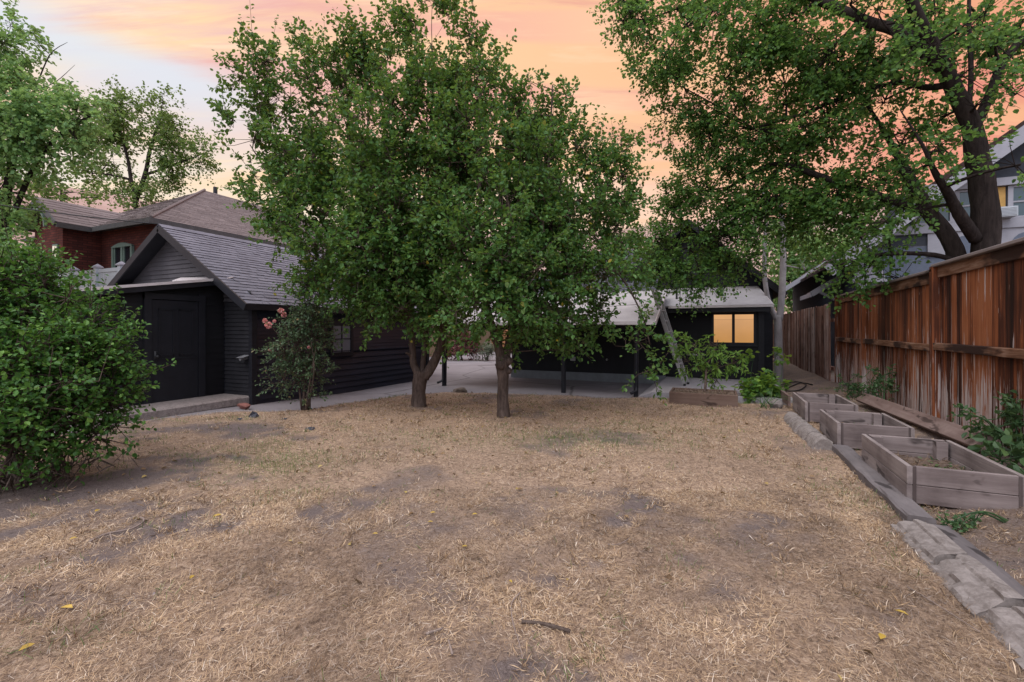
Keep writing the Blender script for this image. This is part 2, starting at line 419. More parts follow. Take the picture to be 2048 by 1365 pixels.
# ------------------------------------------------------------------ walls and roofs
def clap(mb, p0, p1, z0, ztop, expo, out, span=None, mi=0, lip=.014, jit=.004, nseg=8):
    """clapboard on the plane p0->p1; span(z)->(u0,u1) in 0..1 limits a gable"""
    p0 = np.array(p0, float); p1 = np.array(p1, float); out = np.array((*out, 0), float)
    z = z0
    while z < ztop - .005:
        zt = min(z + expo, ztop)
        a0, a1 = span(z) if span else (0, 1); b0, b1 = span(zt) if span else (0, 1)
        row_lo = []; row_hi = []
        for i in range(nseg + 1):
            f = i / nseg
            ua = a0 + (a1 - a0) * f; ub = b0 + (b1 - b0) * f
            A = p0 + (p1 - p0) * ua; B = p0 + (p1 - p0) * ub
            j = random.uniform(-jit, jit); jo = random.uniform(-.003, .003)
            row_lo.append(np.array((A[0], A[1], z + j - .004)) + out * (lip + jo)); row_hi.append(np.array((B[0], B[1], zt + .012)) + out * .001)
        n = nseg + 1
        vs = row_lo + row_hi + [p - out * (lip + .004) for p in row_lo]
        fs = [(i, i + 1, n + i + 1, n + i) for i in range(nseg)] + [(2 * n + i, 2 * n + i + 1, i + 1, i) for i in range(nseg)]
        mb.add(vs, fs, mi)
        z = zt

def shingles(mb, eL, eR, rL, rR, expo=.14, tab=(.16, .32), lift=.018, mi=0):
    eL, eR, rL, rR = [np.array(p, float) for p in (eL, eR, rL, rR)]
    n = np.cross(eR - eL, rL - eL); n /= np.linalg.norm(n)
    if n[2] < 0: n = -n
    LL = max(np.linalg.norm(rL - eL), np.linalg.norm(rR - eR)); k = max(1, int(LL / expo))
    for i in range(k):
        f0 = i / k; f1 = (i + 1) / k + .15 / k
        f1 = min(f1, 1)
        a = eL + (rL - eL) * f0; b = eR + (rR - eR) * f0; c = eR + (rR - eR) * f1; d = eL + (rL - eL) * f1
        W = np.linalg.norm(b - a)
        if W < .05: continue
        u = 0
        while u < 1:
            w = random.uniform(*tab) / W; u2 = min(1, u + w)
            dz = random.uniform(-.004, .006); sh = (a - d) / max(np.linalg.norm(a - d), 1e-6) * random.uniform(-.008, .012)
            g = .002 / W
            A = a + (b - a) * (u + g) + n * (lift + dz) + sh; B = a + (b - a) * (u2 - g) + n * (lift + dz) + sh
            Cc = d + (c - d) * (u2 - g) + n * .004; Dd = d + (c - d) * (u + g) + n * .004
            mb.add([A, B, Cc, Dd, A - n * (lift + dz), B - n * (lift + dz)], [(0, 1, 2, 3), (4, 5, 1, 0)], mi)
            u = u2

# ------------------------------------------------------------------ foliage
def norm(a): return a / np.maximum(np.linalg.norm(a, axis=-1, keepdims=True), 1e-9)
def leaf_arrays(P, L, N, ln, wr, fold=.22):
    n = len(P); L = norm(L); N = norm(N - L * np.sum(N * L, -1, keepdims=True)); W = np.cross(N, L)
    ln = ln[:, None]; w = ln * wr; up = N * ln * wr * fold
    b = P; t = P + L * ln - N * ln * .12
    l1 = P + L * ln * .3 - W * w * .85 + up; l2 = P + L * ln * .68 - W * w * .8 + up * .7
    r1 = P + L * ln * .3 + W * w * .85 + up; r2 = P + L * ln * .68 + W * w * .8 + up * .7
    V = np.stack([b, l1, l2, t, r2, r1], 1).reshape(-1, 3)
    idx = (np.arange(n) * 6)[:, None]
    lp = np.concatenate([idx + np.array([0, 3, 2, 1]), idx + np.array([0, 5, 4, 3])], 1).reshape(-1)
    return V, lp
def leaf_object(name, P, L, N, ln, wr, mat, parent=None, fold=.22):
    V, lp = leaf_arrays(P, L, N, ln, wr, fold)
    k = len(lp) // 4
    return raw_mesh(name, V, lp, np.arange(k) * 4, np.full(k, 4), [mat], None, False, parent)

def twig_leaves(B, T, tl, per, ln, splay=1.0, upn=.8, droop=.15, jitter=.03):
    """leaves along twigs: B bases, T unit directions, tl lengths"""
    n = len(B)
    u = (np.arange(per)[None, :] + rng.random((n, per))) / per
    u = .08 + .92 * u
    D = np.array((0, 0, -1.0))
    P = B[:, None] + T[:, None] * (tl[:, None] * u)[..., None] + D * (droop * tl[:, None] * u * u)[..., None]
    P = P + rng.normal(0, jitter, P.shape)
    a = norm(np.cross(T, np.array((.3, .2, 1.0)))); b = np.cross(T, a)
    ang = np.arange(per)[None, :] * 2.4 + rng.random((n, 1)) * 6.28 + rng.normal(0, .5, (n, per))
    side = a[:, None] * np.cos(ang)[..., None] + b[:, None] * np.sin(ang)[..., None]
    Ld = T[:, None] * .65 + side * splay + rng.normal(0, .3, P.shape)
    Ld[..., 2] -= droop
    Nn = np.zeros_like(P); Nn[..., 2] = upn; Nn += rng.normal(0, .45, P.shape) + side * .15
    lens = ln * (0.65 + .55 * rng.random((n, per))) * (1 - .25 * (u > .9))
    return P.reshape(-1, 3), Ld.reshape(-1, 3), Nn.reshape(-1, 3), lens.reshape(-1)

def sample_limbs(limbs, step=.15):
    pts = []; rr = []
    for pl, rad in limbs:
        for i in range(len(pl) - 1):
            a, b = np.array(pl[i]), np.array(pl[i + 1]); k = max(2, int(np.linalg.norm(b - a) / step))
            for j in range(k):
                pts.append(a + (b - a) * j / k); rr.append(rad[i] + (rad[i + 1] - rad[i]) * j / k)
    return np.array(pts), np.array(rr)

def smooth_line(pl, rad, k=4):
    pl = [np.array(p, float) for p in pl]; out = []; ro = []
    n = len(pl)
    for i in range(n - 1):
        p0 = pl[max(i - 1, 0)]; p1 = pl[i]; p2 = pl[i + 1]; p3 = pl[min(i + 2, n - 1)]
        for j in range(k):
            t = j / k
            out.append(.5 * (2 * p1 + (p2 - p0) * t + (2 * p0 - 5 * p1 + 4 * p2 - p3) * t * t + (3 * p1 - p0 - 3 * p2 + p3) * t ** 3)); ro.append(rad[i] + (rad[i + 1] - rad[i]) * t)
    out.append(pl[-1]); ro.append(rad[-1]); return out, ro

def curve3(a, b, sag, k=4):
    a = np.array(a); b = np.array(b); m = (a + b) / 2 + np.array((random.uniform(-1, 1), random.uniform(-1, 1), random.uniform(-.3, 1))) * sag
    return [a * (1 - t) ** 2 + 2 * m * t * (1 - t) + b * t * t for t in [i / k for i in range(k + 1)]]

def tree(name, label, base, limbs, blobs, dens, per, ln, wr, lmat, bmat, tl=(.25, .5), up=.5, outw=.8, group=None, cat='tree', knots=(), splay=1.0, upn=.8, droop=.15, leafjit=.03, branch_r=.035, wob=.09, shellpow=2.0, nside=10, rnd=.4, shoots=.0):
    root = thing(name, label, cat, tuple(base), group)
    mb = MB()
    sl = []
    for pl, rad in limbs:
        p, r = smooth_line(pl, rad); sl.append((p, r)); mb.tube(p, r, nside, wob=wob)
    for c, r in knots:
        pts = [np.array(c) + np.array((0, 0, -r)), np.array(c) + np.array((0, 0, -r * .5)), np.array(c), np.array(c) + np.array((0, 0, r * .5)), np.array(c) + np.array((0, 0, r))]
        mb.tube(pts, [r * .2, r * .85, r, r * .8, r * .2], 8, wob=.2)
    nodes, nr = sample_limbs(sl)
    Bs, Ts = [], []
    for (c, r, mult) in blobs:
        c = np.array(c); r = np.array(r)
        dd = np.linalg.norm(nodes - c, axis=1) + .4 * np.maximum(0, nodes[:, 2] - c[2])
        j = int(np.argmin(dd)); br = min(branch_r, nr[j] * .8) * (.35 if cat == 'tree' and c[2] < 2.1 else 1)
        pts = curve3(nodes[j], c, .12 * dd[j], 5)
        mb.tube(pts, list(np.linspace(br, br * .5, 6)), 5, cap=False)
        n = max(8, int(dens * mult * (r[0] * r[2] + r[0] * r[1] + r[1] * r[2])))
        ns = max(3, n // 11)
        q = norm(rng.normal(0, 1, (ns, 3))); rad = rng.random(ns) ** (1 / shellpow)
        lump = .8 + .4 * vnoise(q[:, 0] * 2.2 + c[0] * 3, q[:, 1] * 2.2 + q[:, 2] * 2.7 + c[1] * 5)
        sub = c + q * r * (rad * lump)[:, None]
        for s_ in sub:
            mb.tube(curve3(c, s_, .1 * np.linalg.norm(s_ - c), 3), [br * .45, br * .38, br * .3, br * .22], 4, cap=False)
        ji = rng.integers(0, ns, n); clump = .36 * (tl[0] + tl[1]) / 2
        J = rng.normal(0, 1, (n, 3)); P = sub[ji] + J * clump
        outd = norm((P - c) / r)
        T = norm(outd * outw + J * .35 + np.array((0, 0, up)) + rng.normal(0, rnd, (n, 3)))
        L = rng.uniform(tl[0], tl[1], n)
        sh = (rng.random(n) < shoots) & (outd[:, 2] > -.2)
        T[sh] = norm(outd[sh] * .5 + np.array((0, 0, .9)) + rng.normal(0, .22, (int(sh.sum()), 3))); L[sh] *= 2.1
        for i in range(n):
            e = P[i] + T[i] * L[i] * .9; e[2] -= droop * L[i] * .8
            mb.tube([sub[ji[i]], P[i], e], [.007, .005, .002], 3, cap=False)
        Bs.append(P); Ts.append((T, L))
    B = np.concatenate(Bs); T = np.concatenate([t[0] for t in Ts]); L = np.concatenate([t[1] for t in Ts])
    P, Ld, Nn, lens = twig_leaves(B, T, L, per, ln, splay, upn, droop, leafjit)
    trunk = mb.build('trunk', bmat, root, True)
    crown = leaf_object('crown', P, Ld, Nn, lens, wr, lmat, root)
    return root, trunk, crown

def blob(px, py, d, rx, ry, mult=1.0, rd=None):
    c = at(px, py, d); a = rx * d / F / math.hypot(1, (px - 1024) / F); b = ry * d / F
    r = rd if rd else (a + b) / 2
    return (c, (a * .9 + r * .1, (a + r) / 2, b), mult)

# ------------------------------------------------------------------ ground
POLY = np.array([(-16, -5), (8, -5), (8, 24), (1.25, 24), (1.25, 10.45), (-1.25, 10.35), (-2.5, 9.98), (-4.7, 9.76), (-5.9, 9.5), (-6.35, 8.8), (-6.75, 7.7), (-6.98, 6.2), (-8.2, 5.45), (-8.7, 4.5), (-8.6, 2.6), (-9.4, 1.6), (-16, 1.4)])
def poly_sd(x, y):
    d = np.full(x.shape, 1e9); ins = np.zeros(x.shape, bool); n = len(POLY)
    for i in range(n):
        a = POLY[i]; b = POLY[(i + 1) % n]; e = b - a
        t = np.clip(((x - a[0]) * e[0] + (y - a[1]) * e[1]) / (e @ e), 0, 1)
        d = np.minimum(d, np.hypot(x - a[0] - e[0] * t, y - a[1] - e[1] * t))
        c = (a[1] > y) != (b[1] > y)
        xs = a[0] + (y - a[1]) / (b[1] - a[1] + 1e-12) * e[0]
        ins ^= c & (x < xs)
    return np.where(ins, -d, d)
def bedrise(x): return .16 * sstep(1.45, 2.6, x)
def lawn_z(x, y, sd=None):
    if sd is None: sd = poly_sd(x, y)
    sd = sd + (fbm(x * 3, y * 3, 3) - .5) * .16
    z = .035 * (fbm(x * .9, y * .9, 4) - .5) * 2 + .018 * (fbm(x * 7, y * 7, 3) - .5) + bedrise(x)
    return z + .02 - .5 * sstep(-.12, .3, sd) 
# bare patches seen in the photo: (px, py, rx metres, ry metres, weight)
BARE = [(180, 1030, 1.6, .5, .85), (90, 1210, .9, .35, .65), (1720, 1250, .5, .25, .55), (600, 1260, .5, .16, .4), (250, 1180, .5, .2, .5), (1640, 1000, .5, .5, .4), (390, 925, .9, .35, .9), (300, 960, 1.1, .4, .9), (160, 975, 1.0, .5, .9), (60, 1010, .9, .45, .9), (215, 1130, .35, .12, .9), (1100, 1165, .16, .12, .9), (1230, 1050, .1, .1, .9), (1258, 1000, .12, .12, .9), (1010, 1340, .16, .05, 1), (1262, 1330, .07, .05, 1), (1550, 1050, .4, .2, .6), (1600, 1085, .25, .15, .7), (450, 860, .6, .25, .8), (620, 858, .3, .15, .4), (1180, 1130, .3, .2, .5), (40, 1130, .3, .15, .7), (1330, 1010, .4, .2, .35), (1560, 820, .8, .5, .7), (270, 1320, .15, .06, .6), (1000, 830, .5, .35, .35), (820, 812, .6, .5, .35), (600, 820, .6, .5, .5), (1450, 1190, .3, .15, .5), (1400, 1060, .3, .2, .45)]
GREEN = [(560, 930, .8, .5, 1), (520, 900, .5, .4, .8), (1150, 880, 1.6, .6, .8), (900, 880, 1.2, .5, .5), (590, 990, .4, .3, .6), (470, 840, .5, .2, .5), (1700, 1000, .3, .6, .5), (1300, 860, 1, .5, .5), (100, 1290, .3, .15, .7)]
def field(lst, x, y):
    t = np.zeros(x.shape)
    for px, py, rx, ry, w in lst:
        d = F * H / (py - 660); c = at(px, py, d)
        dx = (x - c[0]) * C_ + (y - c[1]) * S_; dy = -(x - c[0]) * S_ + (y - c[1]) * C_
        t = np.maximum(t, w * np.exp(-1.1 * ((dx / rx) ** 2 + (dy / ry) ** 2)))
    return t
def soil_f(x, y):
    n = fbm(x * 1.1 + 4, y * 1.1, 5); n2 = fbm(x * 6, y * 6, 4)
    s = .62 * sstep(.47, .68, n) * (.4 + n2) + field(BARE, x, y) * (.05 + 1.55 * n2 ** 1.3)
    s = np.maximum(s, .75 * sstep(1.3, 1.6, x) * (.5 + n2 * .7))
    left = -.4 * sstep(-4.2, -7.2, x) if False else 0
    s = s + .25 * sstep(-3.6, -6.5, x) * (1 - sstep(4.0, 5.5, y)) * n2 * 1.6
    return np.clip(s, 0, 1)
def green_f(x, y): return np.clip(field(GREEN, x, y) * (.4 + 1.0 * fbm(x * 2, y * 2, 3)), 0, 1)

gx = np.concatenate([np.arange(-16, -7, .16), np.arange(-7, 3.2, .055), np.arange(3.2, 8.01, .3)])
gy = np.concatenate([np.arange(-5, .6, .25), np.arange(.6, 11, .055), np.arange(11, 24.2, .25)])
X, Y = np.meshgrid(gx, gy); xf, yf = X.ravel(), Y.ravel()
Z = lawn_z(xf, yf)
nx, ny = len(gx), len(gy)
ii = (np.arange(ny - 1)[:, None] * nx + np.arange(nx - 1)[None, :]).ravel()
lp = np.stack([ii, ii + 1, ii + nx + 1, ii + nx], 1).ravel()
struct(raw_mesh('lawn', np.stack([xf, yf, Z], 1), lp, np.arange(len(ii)) * 4, np.full(len(ii), 4), [M['lawn']], None, True, None, {'soil': soil_f(xf, yf), 'green': green_f(xf, yf)}))

mb = MB(); mb.quad((-4000, -4000, -.7), (4000, -4000, -.7), (4000, 4000, -.7), (-4000, 4000, -.7))
struct(mb.build('ground', M['farground']))

def path_z(y): return -.02 - .11 * sstep(5.0, 9.5, y)
ys = np.array([0.5, 4, 5, 5.5, 6, 6.5, 7, 7.5, 8, 8.5, 9, 9.5, 12, 20, 30, 45]); xs = np.array([-16, -12, -9, -7, -5, -3, -1.0])
mb = MB()
for i in range(len(ys) - 1):
    for j in range(len(xs) - 1):
        mb.quad(*[(xs[a], ys[b], path_z(ys[b])) for a, b in ((j, i), (j + 1, i), (j + 1, i + 1), (j, i + 1))])
# raised joint strips between pours
struct(mb.build('driveway', M['concrete']))
mb = MB(); mb.slab([(-1.32, 10.62, .1), (1.45, 10.62, .1), (1.45, 14.35, .1), (-1.32, 14.35, .1)], .35)
mb.slab([(-1.62, 10.75, -.05), (-1.322, 10.75, .06), (-1.322, 14.3, .06), (-1.62, 14.3, -.05)], .1)
struct(mb.build('patio', M['patio']))
mb = MB()
mb.bar((-9.17, 3.6, .04), (-9.17, 6.36, .05), .84, .18, 0, bev=.03)
mb.bar((-8.93, 6.2, -.02), (-8.93, 6.36, -.02), .3, .1, 0)
struct(mb.build('door_step', M['old_slab']))

# terrace carrying the neighbour's brick house
mb = MB(); mb.box(-60, 8.1, -1, -15.6, 60, 1.7)
struct(mb.build('terrace', M['farground']))

# hills
azs = np.linspace(-2.2, 1.4, 150); mb = MB(); rows = []
for a_i, R in enumerate((500, 700, 900, 1080, 1200, 1400)):
    hh = (0, 62, 146, 225, 264, 290)[a_i]
    row = []
    for a in azs:
        nz = float(fbm(np.array([a * 9 + 3]), np.array([R * .004]), 5)[0] - .5)
        th = TH - a
        row.append((-math.sin(th) * R, math.cos(th) * R, -2 + hh * (1 + .28 * nz) if hh else -2))
    rows.append(row)
n = len(azs)
mb.add([p for r in rows for p in r], [(i * n + j, i * n + j + 1, (i + 1) * n + j + 1, (i + 1) * n + j) for i in range(len(rows) - 1) for j in range(n - 1)])
struct(mb.build('hills', M['hill'], None, True))

# ------------------------------------------------------------------ dry grass
def blades(name, n, dmin, dmax, lnr, wr, lift, mat, keep, seed):
    g = np.random.default_rng(seed)
    d = np.sqrt(g.random(n) * (dmax ** 2 - dmin ** 2) + dmin ** 2)
    s = (g.random(n) * 2 - 1) * 1.28 * d
    x = d * -S_ + s * C_; y = d * C_ + s * S_
    sd = poly_sd(x, y)
    k = keep(x, y, g) & (sd < -.02 + .1 * g.random(n))
    x, y, d = x[k], y[k], d[k]; sd = sd[k]; n = len(x)
    z = lawn_z(x, y, sd)
    # combed direction plus scatter
    ang = 6.28 * fbm(x * .8, y * .8, 2) * 1.6 + g.normal(0, 1.7, n)
    el = np.abs(g.normal(0, lift, n)); tall = g.random(n) < .05; el = np.where(tall, el + .7, el)
    ln = g.uniform(lnr[0], lnr[1], n) * (.7 + .6 * fbm(x * 3, y * 3, 2)); w = g.uniform(wr[0], wr[1], n) * (1 + .18 * d)
    D = np.stack([np.cos(ang) * np.cos(el), np.sin(ang) * np.cos(el), np.sin(el)], 1)
    U = np.array((0, 0, 1.0)); W = norm(np.cross(D, U)) * np.cos(.6) + U * .5 * g.uniform(-1, 1, (n, 1)); W = norm(W)
    B = np.stack([x, y, z + .002 + .012 * g.random(n)], 1)
    mid = B + D * ln[:, None] * .55 + U * (ln * .02)[:, None]; tip = B + D * ln[:, None] - U * (ln * .03)[:, None]
    tone = np.repeat(np.clip(.5 + 1.5 * (fbm(x * .9 + 40, y * .9, 4) - .5) + 1.3 * (fbm(x * 5, y * 5 + 9, 3) - .5), 0, 1), 5)
    V = np.stack([B - W * w[:, None] / 2, B + W * w[:, None] / 2, mid + W * w[:, None] * .4, mid - W * w[:, None] * .4, tip], 1).reshape(-1, 3)
    i0 = (np.arange(n) * 5)[:, None]
    lp = np.concatenate([i0 + np.array([0, 1, 2, 3]), i0 + np.array([3, 2, 4])], 1).ravel()
    st = (np.arange(n) * 7)[:, None] + np.array([0, 4]); tt = np.tile([4, 3], n)
    return tag(raw_mesh(name, V, lp, st.ravel(), tt, [mat], attrs={'tone': tone}), kind='stuff')
straw_keep = lambda x, y, g: (g.random(len(x)) > soil_f(x, y) * 1.25 - .06) & (x < 2.8) & (g.random(len(x)) < .35 + .9 * fbm(x * 2.3, y * 2.3, 3))
tag(blades('dry_grass', 260000, 1.7, 4.2, (.018, .065), (.0007, .0016), .3, M['straw'], straw_keep, 1), 'short dry straw coloured grass lying across the near lawn', 'grass')
tag(blades('dry_grass', 220000, 4.2, 10.6, (.02, .06), (.0009, .0018), .38, M['straw'], straw_keep, 2), 'short dry straw coloured grass lying across the farther lawn', 'grass')
g = np.random.default_rng(41); n = 26000
d = np.sqrt(g.random(n) * (9 ** 2 - 1.8 ** 2) + 1.8 ** 2) ; s_ = (g.random(n) * 2 - 1) * 1.25 * d
x = d * -S_ + s_ * C_; y = d * C_ + s_ * S_; k = (poly_sd(x, y) < -.05) & (g.random(n) < soil_f(x, y) * 1.1) & (x < 2.8); x, y = x[k], y[k]; n = len(x)
OC = np.array([(1, 0, 0), (-1, 0, 0), (0, 1, 0), (0, -1, 0), (0, 0, 1), (0, 0, -1)], float)
V = (np.stack([x, y, lawn_z(x, y) + .001], 1)[:, None] + (OC[None] * g.uniform(.6, 1.2, (n, 6, 1)) + g.normal(0, .2, (n, 6, 3))) * (g.uniform(.002, .008, n) * (1 + 1.2 * (g.random(n) < .06)))[:, None, None] * np.array((1, 1, .7))).reshape(-1, 3)
Fq = np.array([(0, 2, 4), (2, 1, 4), (1, 3, 4), (3, 0, 4), (2, 0, 5), (1, 2, 5), (3, 1, 5), (0, 3, 5)]).ravel()
lp = ((np.arange(n) * 6)[:, None] + Fq[None]).ravel(); k = n * 8
tcr = NT('soil_crumb'); tcr.princ(tcr.ramp(tcr.island(), [(0, (.05, .04, .038)), (.5, (.12, .096, .09)), (1, (.26, .215, .2))]), .95, .1)
tag(raw_mesh('soil_crumbs', V, lp, np.arange(k) * 3, np.full(k, 3), [tcr.m]), 'loose crumbs of dry soil on the bare patches of the lawn', 'soil', kind='stuff')
def tufts(name, n, seed):
    g = np.random.default_rng(seed); d = np.sqrt(g.random(n) * (9.5 ** 2 - 1.8 ** 2) + 1.8 ** 2); s_ = (g.random(n) * 2 - 1) * 1.25 * d
    x = d * -S_ + s_ * C_; y = d * C_ + s_ * S_
    k = (poly_sd(x, y) < -.1) & (x < 2.7) & (g.random(n) < sstep(.48, .62, fbm(x * 1.6 + 8, y * 1.6, 3)) + .06); x, y = x[k], y[k]; m = 16
    X_ = (x[:, None] + g.normal(0, .018, (len(x), m))).ravel(); Y_ = (y[:, None] + g.normal(0, .018, (len(x), m))).ravel(); n = len(X_)
    D = norm(np.stack([g.normal(0, 1, n), g.normal(0, 1, n), np.abs(g.normal(.75, .45, n))], 1))
    P = np.stack([X_, Y_, lawn_z(X_, Y_)], 1)
    V, lp = leaf_arrays(P, D, norm(g.normal(0, 1, (n, 3))), g.uniform(.025, .07, n), .022, .1)
    k = len(lp) // 4
    o = raw_mesh(name, V, lp, np.arange(k) * 4, np.full(k, 4), [M['straw']], attrs={'tone': np.repeat(g.uniform(.3, .75, n), 6)})
    return tag(o, 'small upright tufts of dry straw coloured grass over the lawn', 'grass', kind='stuff')
tufts('grass_tufts', 5200, 21)
g = np.random.default_rng(77); n = 900
tx = np.where(g.random(n) < .6, g.normal(-4.3, 1.8, n), g.uniform(-6, 1.2, n)); ty = np.where(g.random(n) < .6, g.normal(7.4, 1.2, n), g.uniform(2, 9.5, n))
k = poly_sd(tx, ty) < -.1; tx, ty = tx[k], ty[k]; n = len(tx)
tag(leaf_object('leaf_litter', np.stack([tx, ty, lawn_z(tx, ty) + .015], 1), np.stack([g.normal(0, 1, n), g.normal(0, 1, n), g.normal(.1, .2, n)], 1), np.stack([g.normal(0, .4, n), g.normal(0, .4, n), np.ones(n)], 1), g.uniform(.025, .06, n), .35, leafmat('dead_leaf', [(0, (.1, .06, .035)), (.5, (.2, .12, .06)), (.85, (.3, .19, .09)), (1, (.42, .32, .1))], .1), None, .5), 'scattered brown and faded dead leaves under the trees', 'leaves', kind='stuff')
gk = lambda x, y, g: (g.random(len(x)) < np.maximum(green_f(x, y) * 1.0, .55 * sstep(.66, .74, fbm(x * 4 + 31, y * 4, 3)) + .012)) & (x < 2.8)
tag(blades('green_grass', 170000, 1.7, 10.5, (.025, .075), (.0014, .0028), .75, M['greenblade'], gk, 3), 'thin green blades sprouting among the dry lawn grass', 'grass')

# ------------------------------------------------------------------ black shed (left)
def shed():
    r = thing('shed', 'black clapboard shed with grey shingled gable roof and low side door', 'shed', (-11.3, 9.5, 0))
    sl = .635
    # side wall x=-8.7
    mb = MB()
    mb.box(-13.85, 6.44, -.3, -8.74, 12.6, 2.15, 0)
    mb.box(-13.6, 3.3, -.3, -9.63, 6.43, 2.0, 0)
    clap(mb, (-8.73, 6.42), (-8.73, 12.6), -.12, .95, .15, (1, 0), nseg=10, lip=.036, jit=.006)
    clap(mb, (-8.73, 6.42), (-8.73, 12.6), .97, 2.15, .085, (1, 0), nseg=10, lip=.024)
    mb.box(-8.735, 6.47, .945, -8.683, 12.54, .968)
    mb.build('side_wall', M['black_side'], r)
    mb = MB()
    clap(mb, (-9.58, 6.4), (-8.75, 6.4), .05, 2.3, .085, (0, -1), nseg=3, lip=.024)
    mb.build('front_wall', plain('black_front_paint', (.015, .0148, .018), .6, .3, .35, 3), r)
    # gable wall
    mb = MB()
    def span(z):
        hw = max(0, (3.75 - z) / sl); c = -11.3; a = c - hw; b = c + hw
        return ((a + 14) / 5.3, (b + 14) / 5.3)
    clap(mb, (-14, 6.4), (-8.7, 6.4), 2.1, 3.72, .1, (0, -1), span, lip=.026)
    mb.poly([(-13.9, 6.43, 2.1), (-8.7, 6.43, 2.1), (-11.3, 6.43, 3.74)])
    mb.build('gable', M['charcoal'], r)
    mb = MB()
    mb.box(-8.77, 6.345, -.05, -8.665, 6.46, 2.12); mb.build('corner_board', M['trim_black'], r)
    mb = MB(); mb.box(-8.77, 12.55, -.15, -8.66, 12.68, 2.1); mb.build('corner_board', M['trim_black'], r)
    # main roof
    mb = MB(); e = -8.45; ez = 2.02; rz = 3.83; y0, y1 = 6.04, 12.85
    shingles(mb, (e, y0, ez), (e, y1, ez), (-11.3, y0, rz), (-11.3, y1, rz), .135, (.14, .3))
    shingles(mb, (-14.15, y0, ez), (-14.15, y1, ez), (-11.3, y0, rz), (-11.3, y1, rz), .135, (.2, .4))
    for i in range(28):
        y = y0 + i * .245
        mb.slab([(-11.16, y, rz - .06), (-11.16, y + .25, rz - .055), (-11.3, y + .25, rz + .035), (-11.3, y, rz + .03)], .008)
        mb.slab([(-11.44, y, rz - .06), (-11.44, y + .25, rz - .055), (-11.3, y + .25, rz + .035), (-11.3, y, rz + .03)], .008)
    roof = mb.build('roof', M['shingle_grey'], r)
    mb = MB()
    mb.slab([(e + .01, y0 + .02, ez - .002), (e + .01, y1 - .02, ez - .002), (-11.3, y1 - .02, rz - .002), (-11.3, y0 + .02, rz - .002)], .05)
    mb.slab([(-14.14, y0 + .02, ez - .002), (-14.14, y1 - .02, ez - .002), (-11.3, y1 - .02, rz - .002), (-11.3, y0 + .02, rz - .002)], .05)
    mb.build('roof_deck', M['trim_black'], r)
    mb = MB()
    mb.bar((e + .02, y0 - .005, ez - .075), (-11.3, y0 - .005, rz - .075), .035, .15, up=(0, 0, 1))
    mb.bar((-14.17, y0 - .005, ez - .075), (-11.303, y0 - .005, rz - .075), .035, .15, up=(0, 0, 1))
    mb.box(e - .03, y0 + .02, ez - .12, e + .005, y1, ez - .015)
    mb.build('fascia', M['trim_black'], r)
    # lean-to wall with the door, facing +x
    mb = MB()
    clap(mb, (-9.615, 3.3), (-9.615, 6.39), .05, 2.42, .14, (1, 0), lambda z: (0, 1) if z < 1.98 else (max(0, (z - 1.98) / .5), 1), lip=.012, nseg=8)
    clap(mb, (-13.6, 3.285), (-9.63, 3.285), .0, 1.98, .14, (0, -1), lip=.012)
    mb.build('lean_to_wall', M['black'], r)
    mb = MB()
    mb.slab([(-9.42, 6.37, 2.6), (-9.42, 3.05, 2.02), (-13.8, 3.05, 2.02), (-13.8, 6.37, 2.6)], .03)
    mb.build('lean_to_roof', M['rolled'], r)
    mb = MB()
    mb.bar((-9.395, 6.3, 2.575), (-9.395, 3.05, 2.005), .03, .05)
    mb.bar((-9.37, 3.03, 1.995), (-13.8, 3.03, 1.995), .03, .05)
    # flashing board where the lean-to meets the gable
    mb.slab([(-9.3, 6.2, 2.56), (-9.3, 6.385, 2.62), (-11.1, 6.385, 2.69), (-11.1, 6.2, 2.6)], .02)
    mb.build('drip_edge', M['drip'], r)
    mb = MB()
    mb.bar((-9.42, 6.3, 2.5), (-9.42, 3.08, 1.935), .03, .09)
    mb.build('lean_to_fascia', M['trim_black'], r)
    # door
    d0, d1, z0, z1 = 5.0, 5.82, .14, 2.06
    mb = MB(); mb.box(-9.6, d0, z0, -9.56, d1, z1)
    for (a, b, c, d) in ((d0 + .1, d0 + .37, 1.0, 1.9), (d1 - .36, d1 - .1, 1.0, 1.9)):
        # raised mould round each panel
        for q in ((a, c, b, c + .025), (a, d - .025, b, d), (a, c, a + .022, d), (b - .022, c, b, d)):
            mb.box(-9.558, q[0], q[1], -9.545, q[2], q[3])
    mb.box(-9.558, d0 + .01, .93, -9.548, d1 - .01, .955)
    door = mb.build('door', M['trim_black'], r)
    mb = MB()
    mb.tube([(-9.558, d0 + .06, 1.0), (-9.51, d0 + .06, 1.0)], [.012, .012], 8); mb.tube([(-9.52, d0 + .06, 1.0), (-9.5, d0 + .06, 1.0), (-9.48, d0 + .06, 1.0)], [.02, .03, .018], 10)
    mb.box(-9.556, d0 + .035, .9, -9.55, d0 + .085, 1.1)
    mb.build('handle', M['iron'], door, True)
    mb = MB()
    mb.box(-9.6, d0 - .13, .1, -9.54, d0 - .012, 2.2); mb.box(-9.6, d1 + .012, .1, -9.54, d1 + .14, 2.2); mb.box(-9.598, d0 - .13, z1 + .015, -9.535, d1 + .14, 2.18)
    mb.build('door_frame', M['trim_black'], r)
    # window on the side wall
    y0, y1, z0, z1 = 8.52, 9.12, .93, 1.6
    mb = MB()
    mb.box(-8.72, y0 - .09, z0 - .06, -8.66, y0, z1 + .1); mb.box(-8.72, y1, z0 - .06, -8.66, y1 + .09, z1 + .1)
    mb.box(-8.72, y0, z1, -8.662, y1, z1 + .1); mb.box(-8.72, y0 - .12, z0 - .1, -8.63, y1 + .12, z0 - .062); mb.box(-8.72, y0, z0 - .06, -8.662, y1, z0)
    ym = (y0 + y1) / 2; zm = (z0 + z1) / 2
